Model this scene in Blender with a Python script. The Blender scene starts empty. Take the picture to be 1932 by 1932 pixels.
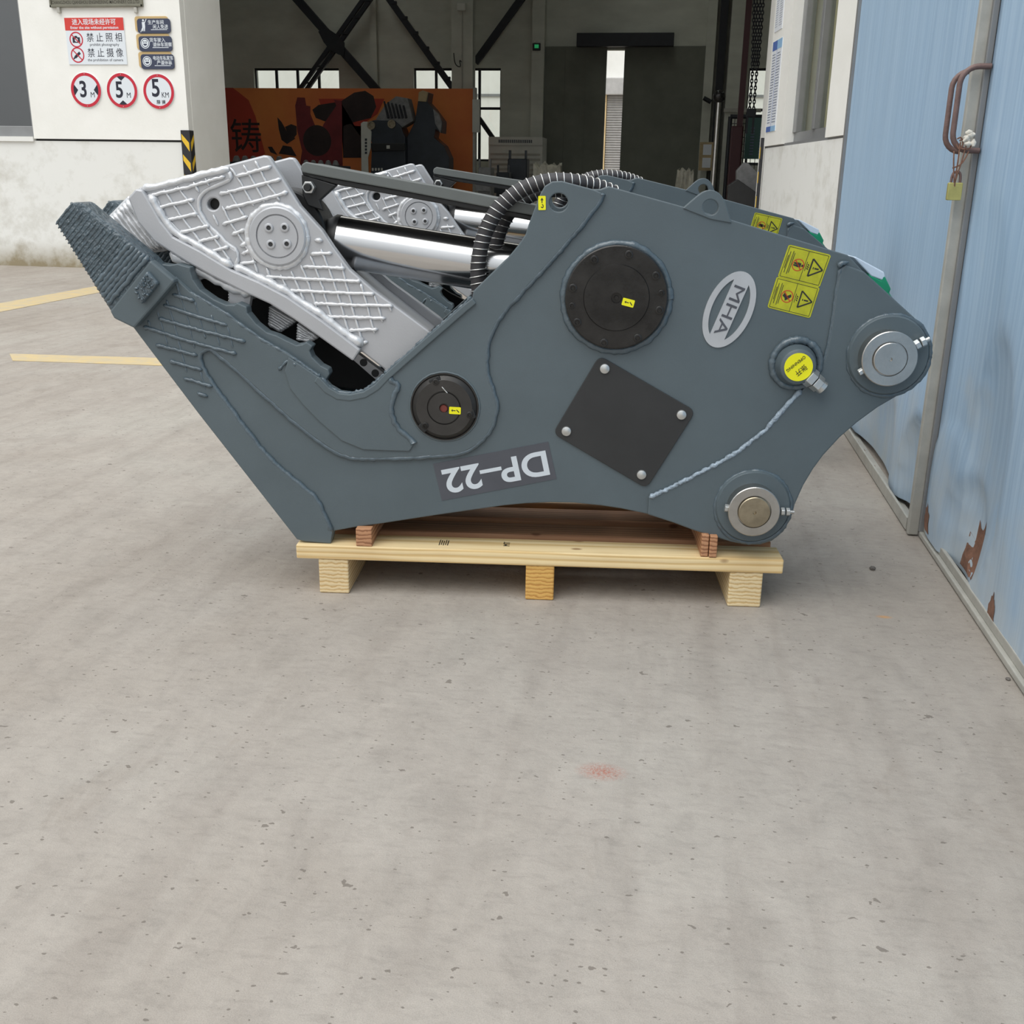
import bpy, bmesh, math, random
from mathutils import Vector, Matrix
from mathutils.geometry import tessellate_polygon
random.seed(7)
S = bpy.context.scene
COL = S.collection
# ------------------------------------------------------------------ camera
FPX, EYE = 1960.0, 1.15
PITCH, YAW, ROLL = math.radians(17.8), math.radians(8.7), 0.0154
_f = Vector((-math.sin(YAW)*math.cos(PITCH), math.cos(YAW)*math.cos(PITCH), -math.sin(PITCH)))
_r = Vector((math.cos(YAW), math.sin(YAW), 0)); _u = _r.cross(_f)
_r, _u = (math.cos(ROLL)*_r+math.sin(ROLL)*_u), (math.cos(ROLL)*_u-math.sin(ROLL)*_r)
CAM = Vector((0, 0, EYE))
cd = bpy.data.cameras.new('camera'); co = bpy.data.objects.new('camera', cd); COL.objects.link(co)
cd.sensor_width = 36; cd.lens = FPX/1932*36; cd.clip_end = 500; cd.clip_start = .05
m3 = Matrix((_r, _u, -_f)).transposed(); co.matrix_world = Matrix.Translation(CAM) @ m3.to_4x4()
S.camera = co
# ------------------------------------------------------------------ sky (overcast: brighter towards the zenith)
w = bpy.data.worlds.new('overcast_sky'); S.world = w; w.use_nodes = True
nt = w.node_tree; nt.nodes.clear()
o_ = nt.nodes.new('ShaderNodeOutputWorld'); b_ = nt.nodes.new('ShaderNodeBackground')
tc = nt.nodes.new('ShaderNodeTexCoord'); sp = nt.nodes.new('ShaderNodeSeparateXYZ'); mr = nt.nodes.new('ShaderNodeMapRange')
nt.links.new(tc.outputs['Generated'], sp.inputs[0]); nt.links.new(sp.outputs['Z'], mr.inputs['Value'])
mr.inputs['From Min'].default_value = 0; mr.inputs['From Max'].default_value = 1
mr.inputs['To Min'].default_value = .42; mr.inputs['To Max'].default_value = 1.25
nt.links.new(mr.outputs[0], b_.inputs['Strength']); b_.inputs['Color'].default_value = (.93, .97, 1.0, 1)
nt.links.new(b_.outputs[0], o_.inputs[0])
sd = bpy.data.lights.new('sun', 'SUN'); so = bpy.data.objects.new('sun', sd); COL.objects.link(so)
sd.energy = 1.0; sd.angle = math.radians(50); sd.color = (1, .97, .92)
so.rotation_euler = Vector((.25, .55, -1)).to_track_quat('-Z', 'Y').to_euler()
S.view_settings.view_transform = 'Standard'; S.view_settings.look = 'None'
S.view_settings.gamma = 1; S.view_settings.use_curve_mapping = False
S.view_settings.exposure = 0.5
# ------------------------------------------------------------------ pixel -> place helpers
def ray(x, y): return _f+(x-966)/FPX*_r-(y-966)/FPX*_u
def onZ(x, y, z=0): d = ray(x, y); return CAM+d*((z-EYE)/d.z)
def onY(x, y, Y): d = ray(x, y); return CAM+d*(Y/d.y)
def onX(x, y, X): d = ray(x, y); return CAM+d*(X/d.x)
TH = math.radians(6); ORG = Vector((-1.03, 2.667, 0))
UU = Vector((math.cos(TH), math.sin(TH), 0)); VV = Vector((-math.sin(TH), math.cos(TH), 0))
def L(x, y, v):                       # pixel -> machine frame, on the upright plane at depth v
    d = ray(x, y); t = (v-(CAM-ORG).dot(VV))/d.dot(VV); p = CAM+d*t-ORG
    return Vector((p.dot(UU), v, p.z))
def L2(x, y, v): p = L(x, y, v); return (p.x, p.z)
def Z(o, s, pts): return [(o[0]+a/s, o[1]+b/s) for a, b in pts]   # crop coordinates -> photo pixels
# ------------------------------------------------------------------ materials
def lin(c): c /= 255; return c/12.92 if c <= .04045 else ((c+.055)/1.055)**2.4
def rgb(r, g, b): return (lin(r), lin(g), lin(b), 1)
MATS = {}
def mat(name, col, rough=.5, metal=0, var=.0, vscale=8, bump=0, bscale=60, stretch=(1, 1, 1), spec=.5, col2=None, coat=0, emit=None):
    m = bpy.data.materials.new(name); m.use_nodes = True; n = m.node_tree.nodes; l = m.node_tree.links
    p = n['Principled BSDF']; p.inputs['Base Color'].default_value = col; p.inputs['Roughness'].default_value = rough
    p.inputs['Metallic'].default_value = metal; p.inputs['Specular IOR Level'].default_value = spec; p.inputs['Coat Weight'].default_value = coat
    t = n.new('ShaderNodeTexCoord'); mp = n.new('ShaderNodeMapping'); mp.inputs['Scale'].default_value = stretch
    l.new(t.outputs['Object'], mp.inputs[0])
    if var or col2:
        nz = n.new('ShaderNodeTexNoise'); nz.inputs['Scale'].default_value = vscale; nz.inputs['Detail'].default_value = 6
        nz.inputs['Roughness'].default_value = .6
        l.new(mp.outputs[0], nz.inputs['Vector'])
        rp = n.new('ShaderNodeValToRGB'); l.new(nz.outputs['Fac'], rp.inputs[0])
        c2 = col2 or tuple([max(0, c*(1-var)) for c in col[:3]]+[1]); c1 = col if col2 else tuple([min(1, c*(1+var)) for c in col[:3]]+[1])
        rp.color_ramp.elements[0].color = c2; rp.color_ramp.elements[1].color = c1
        rp.color_ramp.elements[0].position = .35; rp.color_ramp.elements[1].position = .68
        l.new(rp.outputs[0], p.inputs['Base Color'])
    if bump:
        nb = n.new('ShaderNodeTexNoise'); nb.inputs['Scale'].default_value = bscale; nb.inputs['Detail'].default_value = 5
        l.new(mp.outputs[0], nb.inputs['Vector'])
        bp = n.new('ShaderNodeBump'); bp.inputs['Strength'].default_value = bump; bp.inputs['Distance'].default_value = .01
        l.new(nb.outputs['Fac'], bp.inputs['Height']); l.new(bp.outputs[0], p.inputs['Normal'])
    if emit:
        p.inputs['Emission Color'].default_value = col; p.inputs['Emission Strength'].default_value = emit
    MATS[name] = m; return m
mat('paint', rgb(86, 97, 102), .4, 0, .06, 4, .06, 260)
mat('paint_weld', rgb(81, 94, 102), .2, 0, .1, 40, .2, 110, spec=.7)
mat('silver', rgb(182, 183, 186), .38, .3, .04, 6, .05, 220)
mat('silver_weld', rgb(214, 215, 217), .24, .3, .04, 30, .14, 110, spec=.7)
mat('weld_glint', rgb(152, 166, 178), .25, .1, .25, 60, .6, 130)
mat('paint_rough', rgb(74, 88, 96), .24, 0, .2, 60, .9, 70, spec=.7)
mat('cap_dark', rgb(62, 60, 58), .38, .4, .12, 20, .04, 160)
mat('chrome', rgb(205, 205, 205), .16, 1, .05, 3, 0, 10, (1, 1, 1))
mat('steel', rgb(190, 187, 182), .3, 1, .10, 14, .08, 120)
mat('steel_dull', rgb(172, 160, 138), .36, 1, .2, 20, .08, 120)
mat('zinc', rgb(205, 206, 204), .3, .85, .08, 40)
mat('blackened', rgb(52, 51, 50), .25, .6, .3, 14, .08, 160)
mat('black_matte', rgb(46, 46, 46), .6, 0, .12, 6, .04, 120)
mat('black_paint', rgb(28, 29, 30), .45, 0, .1, 8)
mat('guard_paint', rgb(98, 102, 100), .42, 0, .05, 8)
mat('rubber', rgb(52, 50, 52), .55, 0, .15, 30)
mat('wire', rgb(225, 224, 220), .25, .8)
mat('yellow', rgb(238, 232, 20), .45)
mat('sticker_yellow', rgb(180, 180, 34), .5, 0, .12, 40)
mat('print_black', rgb(40, 40, 34), .5)
mat('print_red', rgb(190, 70, 30), .5)
mat('badge', rgb(188, 190, 193), .38, .35, .06, 12)
mat('white_print', rgb(205, 212, 218), .5)
mat('decal', rgb(78, 80, 87), .35, 0, .08, 9)
mat('green_plastic', rgb(20, 140, 100), .4, 0, .1, 10)
mat('film', rgb(205, 218, 232), .25, 0, .05, 10)
mat('red_oxide', rgb(120, 55, 45), .6)
mat('wall_white', rgb(247, 246, 241), .8, 0, .0, 2, .12, 40, col2=rgb(240, 239, 233))
mat('wall_inner', rgb(196, 197, 186), .85, 0, .1, 1.0, .1, 40, (1, 1, 2.5))
mat('galv', rgb(178, 176, 168), .6, .1, .1, 12, .1, 50)
mat('frame_grey', rgb(140, 141, 142), .4, .2, .06, 6)
mat('rust', rgb(132, 96, 78), .85, 0, .25, 25, .4, 80)
mat('brown_bar', rgb(122, 98, 92), .5, .2, .14, 25, .15, 90)
mat('brass', rgb(186, 178, 110), .42, .35, .15, 20)
mat('cloth', rgb(225, 218, 205), .9, 0, .1, 30, .4, 60)
mat('sign_white', rgb(228, 234, 240), .35)
mat('sign_red', rgb(200, 40, 60), .4)
mat('sign_red2', rgb(214, 66, 58), .4)
mat('sign_dark', rgb(34, 36, 52), .45)
mat('sign_navy', rgb(60, 66, 88), .4)
mat('sign_gold', rgb(206, 176, 122), .4)
mat('plate_metal', rgb(128, 126, 112), .4, .5, .08, 6)
mat('plate_text', rgb(70, 66, 56), .5)
mat('hazard_yellow', rgb(232, 190, 50), .5)
mat('hazard_black', rgb(38, 38, 42), .5)
mat('line_paint', rgb(204, 180, 128), .85, 0, .0, 9, 0, 10, col2=rgb(186, 172, 146))
mat('dark_steel', rgb(34, 36, 42), .55, .1, .15, 6)
mat('maroon', rgb(62, 26, 30), .5, .1)
mat('door_dark', rgb(112, 114, 104), .7, 0, .12, 2, .05, 30)
mat('orange', rgb(228, 140, 70), .7, 0, .0, .5, .1, 6, col2=rgb(212, 112, 62))
mat('banner_red', rgb(180, 62, 44), .7)
mat('banner_maroon', rgb(120, 42, 46), .7, 0, .2, 2)
mat('banner_black', rgb(48, 34, 34), .7, 0, .3, 3)
mat('banner_grey', rgb(92, 86, 88), .7)
mat('machine_dark', rgb(52, 58, 66), .4, .1, .15, 4)
mat('cast_grey', rgb(135, 135, 135), .6, .2, .2, 9)
mat('green_board', rgb(70, 105, 100), .6)
mat('blind', rgb(206, 196, 164), .7, 0, .08, 3)
mat('exit_green', rgb(40, 150, 90), .4, emit=.35)
mat('cardboard', rgb(180, 160, 125), .8, 0, .15, 5)
mat('wrap', rgb(190, 186, 170), .5, 0, .25, 7, .4, 12)
mat('white_panel', rgb(205, 205, 196), .6, 0, .05, 4)
mat('shutter', rgb(190, 188, 186), .5, .2, .08, 5)
mat('paper', rgb(226, 230, 236), .7)
mat('paper_blue', rgb(84, 112, 178), .6)
mat('paper_sky', rgb(150, 190, 225), .6)
mat('paper_text', rgb(110, 120, 145), .6)
mat('stone', rgb(105, 100, 95), .8, 0, .2, 40, .3, 60)
def mat_wood(name, c1, c2, axis_scale, knots=True):
    m = mat(name, c1, .7); n = m.node_tree.nodes; l = m.node_tree.links; p = n['Principled BSDF']
    t = n.new('ShaderNodeTexCoord'); mp = n.new('ShaderNodeMapping'); mp.inputs['Scale'].default_value = axis_scale
    l.new(t.outputs['Object'], mp.inputs[0])
    wv = n.new('ShaderNodeTexWave'); wv.wave_type = 'RINGS'; wv.inputs['Scale'].default_value = 9; wv.inputs['Distortion'].default_value = 5
    wv.inputs['Detail'].default_value = 3; wv.inputs['Detail Scale'].default_value = 1.2
    l.new(mp.outputs[0], wv.inputs['Vector'])
    rp = n.new('ShaderNodeValToRGB'); rp.color_ramp.elements[0].color = c2; rp.color_ramp.elements[1].color = c1
    rp.color_ramp.elements[0].position = 0; rp.color_ramp.elements[1].position = .55
    l.new(wv.outputs['Fac'], rp.inputs[0])
    nz = n.new('ShaderNodeTexNoise'); nz.inputs['Scale'].default_value = 3; nz.inputs['Detail'].default_value = 6
    l.new(t.outputs['Object'], nz.inputs['Vector'])
    mx = n.new('ShaderNodeMix'); mx.data_type = 'RGBA'; mx.blend_type = 'MULTIPLY'; mx.inputs['Factor'].default_value = .45
    l.new(rp.outputs[0], mx.inputs['A'])
    r2 = n.new('ShaderNodeValToRGB'); r2.color_ramp.elements[0].color = (.62, .5, .38, 1); r2.color_ramp.elements[1].color = (1, 1, 1, 1)
    r2.color_ramp.elements[0].position = .3; r2.color_ramp.elements[1].position = .6
    l.new(nz.outputs['Fac'], r2.inputs[0]); l.new(r2.outputs[0], mx.inputs['B'])
    src = mx.outputs['Result']
    if knots:
        vo = n.new('ShaderNodeTexVoronoi'); vo.inputs['Scale'].default_value = 6.5; m2 = n.new('ShaderNodeMapping'); m2.inputs['Scale'].default_value = (.8, 1.6, 1.6)
        l.new(t.outputs['Object'], m2.inputs[0]); l.new(m2.outputs[0], vo.inputs['Vector'])
        r3 = n.new('ShaderNodeValToRGB'); r3.color_ramp.elements[0].color = (.25, .13, .06, 1); r3.color_ramp.elements[1].color = (1, 1, 1, 1)
        r3.color_ramp.elements[0].position = .05; r3.color_ramp.elements[1].position = .10
        l.new(vo.outputs['Distance'], r3.inputs[0])
        m3_ = n.new('ShaderNodeMix'); m3_.data_type = 'RGBA'; m3_.blend_type = 'MULTIPLY'; m3_.inputs['Factor'].default_value = .75
        l.new(src, m3_.inputs['A']); l.new(r3.outputs[0], m3_.inputs['B']); src = m3_.outputs['Result']
    l.new(src, p.inputs['Base Color'])
    bp = n.new('ShaderNodeBump'); bp.inputs['Strength'].default_value = .15; bp.inputs['Distance'].default_value = .004
    l.new(wv.outputs['Fac'], bp.inputs['Height']); l.new(bp.outputs[0], p.inputs['Normal'])
    return m
mat_wood('pine', rgb(236, 212, 164), rgb(214, 182, 126), (.12, 2.2, 2.2))
mat_wood('pine_block', rgb(232, 212, 170), rgb(204, 172, 118), (3, .12, 3), False)
mat_wood('pine_warm', rgb(224, 178, 100), rgb(192, 140, 70), (3, .12, 3), False)
mat_wood('batten_wood', rgb(190, 142, 106), rgb(142, 96, 66), (3, .2, 3), False)
mat_wood('plank_brown_shaded', rgb(176, 132, 98), rgb(146, 104, 74), (.12, 2.2, 2.2))
mat_wood('plank_brown', rgb(190, 158, 122), rgb(150, 116, 84), (.12, 2.2, 2.2))
def mat_concrete():
    m = mat('concrete', rgb(196, 190, 180), .85); n = m.node_tree.nodes; l = m.node_tree.links; p = n['Principled BSDF']
    t = n.new('ShaderNodeTexCoord'); p.inputs['Specular IOR Level'].default_value = .3
    def noise(s, d=6, r=.6, st=(1, 1, 1), dist=0, rz=0):
        mp = n.new('ShaderNodeMapping'); mp.inputs['Scale'].default_value = st; mp.inputs['Rotation'].default_value = (0, 0, rz); l.new(t.outputs['Object'], mp.inputs[0])
        z = n.new('ShaderNodeTexNoise'); z.inputs['Scale'].default_value = s; z.inputs['Detail'].default_value = d
        z.inputs['Roughness'].default_value = r; z.inputs['Distortion'].default_value = dist; l.new(mp.outputs[0], z.inputs['Vector']); return z.outputs['Fac']
    def ramp(f, stops):
        r = n.new('ShaderNodeValToRGB'); e = r.color_ramp.elements
        e[0].position, e[0].color = stops[0]; e[1].position, e[1].color = stops[-1]
        for q, c in stops[1:-1]: x = e.new(q); x.color = c
        l.new(f, r.inputs[0]); return r.outputs[0]
    def mix(a, b, f=1.0, mode='MULTIPLY'):
        x = n.new('ShaderNodeMix'); x.data_type = 'RGBA'; x.blend_type = mode
        if isinstance(f, float): x.inputs['Factor'].default_value = f
        else: l.new(f, x.inputs['Factor'])
        l.new(a, x.inputs['A'])
        if isinstance(b, tuple): x.inputs['B'].default_value = b
        else: l.new(b, x.inputs['B'])
        return x.outputs['Result']
    def math_(op, a, b=None):
        x = n.new('ShaderNodeMath'); x.operation = op
        for i, q in enumerate((a, b)):
            if q is None: continue
            if isinstance(q, (int, float)): x.inputs[i].default_value = q
            else: l.new(q, x.inputs[i])
        return x.outputs[0]
    g = lambda v: (v, v, v, 1)
    c = ramp(noise(.7, 8, .6, (1, 1, 1), .5), [(.3, rgb(158, 149, 139)), (.5, rgb(166, 158, 149)), (.7, rgb(173, 167, 158))])
    c = mix(c, ramp(noise(9, 8, .72, (1, .6, 1), .6), [(.3, g(.84)), (.5, g(.97)), (.62, g(1.03))]), .9)
    c = mix(c, ramp(noise(38, 6, .7, (.5, 1.2, 1), .4), [(.28, g(.84)), (.48, g(1)), (.7, g(1.05))]), .9)
    c = mix(c, ramp(noise(2.4, 5, .6, (1.5, .8, 1), 1.2), [(.25, (.80, .775, .75, 1)), (.36, g(1))]), .7)      # blotches
    c = mix(c, ramp(noise(1.6, 5, .55, (6, .3, 1), .25, .12), [(.34, (.90, .89, .885, 1)), (.5, g(1))]), .75)                # tyre drags
    c = mix(c, ramp(noise(5, 3, .5, (.6, 3, 1), .8, .5), [(.62, g(1)), (.74, g(1.1))]), .7)                    # pale scrapes
    c = mix(c, ramp(noise(500, 2, .5), [(.3, g(.82)), (.6, g(1.03))]), .7)                                     # grain
    # pits: scattered cells, each with a ragged dark hollow
    nd = n.new('ShaderNodeTexNoise'); nd.inputs['Scale'].default_value = 55; nd.inputs['Detail'].default_value = 3; l.new(t.outputs['Object'], nd.inputs['Vector'])
    pit = None
    for sc, thr, keep, wob in ((6, .05, .8, .1), (26, .12, .86, .25), (70, .2, .9, .3)):
        av = n.new('ShaderNodeVectorMath'); av.operation = 'MULTIPLY_ADD'; l.new(nd.outputs['Color'], av.inputs[0]); av.inputs[1].default_value = (wob/sc*2.4,)*3; l.new(t.outputs['Object'], av.inputs[2])
        sv = n.new('ShaderNodeMapping'); sv.inputs['Scale'].default_value = (.75, 1.25, 1); l.new(av.outputs[0], sv.inputs[0])
        v = n.new('ShaderNodeTexVoronoi'); v.voronoi_dimensions = '2D'; v.inputs['Scale'].default_value = sc; l.new(sv.outputs[0], v.inputs['Vector'])
        s = n.new('ShaderNodeSeparateColor'); l.new(v.outputs['Color'], s.inputs[0])
        k = math_('MULTIPLY', math_('LESS_THAN', v.outputs['Distance'], math_('MULTIPLY', s.outputs[1], thr)), math_('GREATER_THAN', s.outputs[0], keep))
        pit = k if pit is None else math_('MAXIMUM', pit, k)
    c = mix(c, rgb(104, 96, 88), math_('MULTIPLY', pit, .7), 'MIX')
    # one patch of spilled red primer
    ps = onZ(1135, 1456); sp_ = n.new('ShaderNodeVectorMath'); sp_.operation = 'SUBTRACT'; l.new(t.outputs['Object'], sp_.inputs[0]); sp_.inputs[1].default_value = (ps.x, ps.y, 0)
    s2 = n.new('ShaderNodeVectorMath'); s2.operation = 'MULTIPLY'; l.new(sp_.outputs[0], s2.inputs[0]); s2.inputs[1].default_value = (17, 26, 0)
    ln = n.new('ShaderNodeVectorMath'); ln.operation = 'LENGTH'; l.new(s2.outputs[0], ln.inputs[0])
    fall = ramp(ln.outputs['Value'], [(.2, g(.95)), (1, g(0))]); c = mix(c, rgb(164, 104, 88), math_('MULTIPLY', fall, ramp(noise(190, 4, .7), [(.42, g(.1)), (.58, g(1))])), 'MIX')
    ps = onZ(1668, 1164); sp_ = n.new('ShaderNodeVectorMath'); sp_.operation = 'SUBTRACT'; l.new(t.outputs['Object'], sp_.inputs[0]); sp_.inputs[1].default_value = (ps.x, ps.y, 0)
    s2 = n.new('ShaderNodeVectorMath'); s2.operation = 'MULTIPLY'; l.new(sp_.outputs[0], s2.inputs[0]); s2.inputs[1].default_value = (38, 75, 0)
    ln = n.new('ShaderNodeVectorMath'); ln.operation = 'LENGTH'; l.new(s2.outputs[0], ln.inputs[0])
    c = mix(c, rgb(196, 146, 92), ramp(ln.outputs['Value'], [(.3, g(.7)), (1, g(0))]), 'MIX')
    l.new(c, p.inputs['Base Color'])
    bp = n.new('ShaderNodeBump'); bp.inputs['Strength'].default_value = .35; bp.inputs['Distance'].default_value = .006
    l.new(math_('SUBTRACT', noise(60, 5, .65), math_('MULTIPLY', pit, .8)), bp.inputs['Height']); l.new(bp.outputs[0], p.inputs['Normal'])
mat_concrete()
def mat_blue():
    m = mat('blue_sheet', rgb(150, 183, 212), .45); n = m.node_tree.nodes; l = m.node_tree.links; p = n['Principled BSDF']
    t = n.new('ShaderNodeTexCoord'); mp = n.new('ShaderNodeMapping'); mp.inputs['Scale'].default_value = (1, 22, .35); l.new(t.outputs['Object'], mp.inputs[0])
    z = n.new('ShaderNodeTexNoise'); z.inputs['Scale'].default_value = 2.5; z.inputs['Detail'].default_value = 8; z.inputs['Roughness'].default_value = .65
    l.new(mp.outputs[0], z.inputs['Vector']); r = n.new('ShaderNodeValToRGB'); l.new(z.outputs['Fac'], r.inputs[0])
    e = r.color_ramp.elements; e[0].position = .28; e[0].color = rgb(150, 180, 208); e[1].position = .72; e[1].color = rgb(182, 207, 229)
    x = e.new(.5); x.color = rgb(166, 194, 220)
    # splashed dirt and rust low on the sheet (wear with a shape of its own)
    z2 = n.new('ShaderNodeTexNoise'); z2.inputs['Scale'].default_value = 5; z2.inputs['Detail'].default_value = 6; l.new(t.outputs['Object'], z2.inputs['Vector'])
    s = n.new('ShaderNodeSeparateXYZ'); l.new(t.outputs['Object'], s.inputs[0])
    mr = n.new('ShaderNodeMapRange'); mr.inputs['From Min'].default_value = .0; mr.inputs['From Max'].default_value = .75; mr.inputs['To Min'].default_value = .32; mr.inputs['To Max'].default_value = -.2
    l.new(s.outputs['Z'], mr.inputs['Value'])
    ad = n.new('ShaderNodeMath'); ad.operation = 'ADD'; l.new(z2.outputs['Fac'], ad.inputs[0]); l.new(mr.outputs[0], ad.inputs[1])
    r2 = n.new('ShaderNodeValToRGB'); l.new(ad.outputs[0], r2.inputs[0]); e = r2.color_ramp.elements
    e[0].position = .5; e[0].color = (0, 0, 0, 1); e[1].position = .95; e[1].color = (.7, .7, .7, 1)
    mx = n.new('ShaderNodeMix'); mx.data_type = 'RGBA'; l.new(r2.outputs[0], mx.inputs['Factor']); l.new(r.outputs[0], mx.inputs['A']); mx.inputs['B'].default_value = rgb(196, 200, 198)
    l.new(mx.outputs['Result'], p.inputs['Base Color'])
mat_blue()
def mat_outwall():
    m = mat('wall_lower', rgb(224, 224, 218), .85); n = m.node_tree.nodes; l = m.node_tree.links; p = n['Principled BSDF']
    t = n.new('ShaderNodeTexCoord'); z = n.new('ShaderNodeTexNoise'); z.inputs['Scale'].default_value = 2.2; z.inputs['Detail'].default_value = 9; z.inputs['Roughness'].default_value = .7
    l.new(t.outputs['Object'], z.inputs['Vector']); r = n.new('ShaderNodeValToRGB'); l.new(z.outputs['Fac'], r.inputs[0]); e = r.color_ramp.elements
    e[0].position = .3; e[0].color = rgb(208, 206, 198); e[1].position = .5; e[1].color = rgb(234, 234, 230)
    s = n.new('ShaderNodeSeparateXYZ'); l.new(t.outputs['Object'], s.inputs[0]); mr = n.new('ShaderNodeMapRange')
    mr.inputs['From Min'].default_value = 0; mr.inputs['From Max'].default_value = .45; mr.inputs['To Min'].default_value = .5; mr.inputs['To Max'].default_value = -.05
    l.new(s.outputs['Z'], mr.inputs['Value']); ad = n.new('ShaderNodeMath'); ad.operation = 'ADD'; l.new(z.outputs['Fac'], ad.inputs[0]); l.new(mr.outputs[0], ad.inputs[1])
    r2 = n.new('ShaderNodeValToRGB'); l.new(ad.outputs[0], r2.inputs[0]); e = r2.color_ramp.elements
    e[0].position = .6; e[0].color = (0, 0, 0, 1); e[1].position = 1.0; e[1].color = (1, 1, 1, 1)
    mx = n.new('ShaderNodeMix'); mx.data_type = 'RGBA'; l.new(r2.outputs[0], mx.inputs['Factor']); l.new(r.outputs[0], mx.inputs['A']); mx.inputs['B'].default_value = rgb(150, 138, 112)
    l.new(mx.outputs['Result'], p.inputs['Base Color'])
mat_outwall()
def mat_glass(name, tint, mixf):
    m = bpy.data.materials.new(name); m.use_nodes = True; n = m.node_tree.nodes; l = m.node_tree.links; n.clear()
    o = n.new('ShaderNodeOutputMaterial'); a = n.new('ShaderNodeBsdfTransparent'); a.inputs[0].default_value = tint
    g = n.new('ShaderNodeBsdfGlossy'); g.inputs['Roughness'].default_value = .03; x = n.new('ShaderNodeMixShader'); x.inputs[0].default_value = mixf
    l.new(a.outputs[0], x.inputs[1]); l.new(g.outputs[0], x.inputs[2]); l.new(x.outputs[0], o.inputs[0]); MATS[name] = m
mat_glass('glass', (.9, .92, .9, 1), .08)
mat_glass('glass_grey', (.5, .5, .5, 1), .22)
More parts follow.
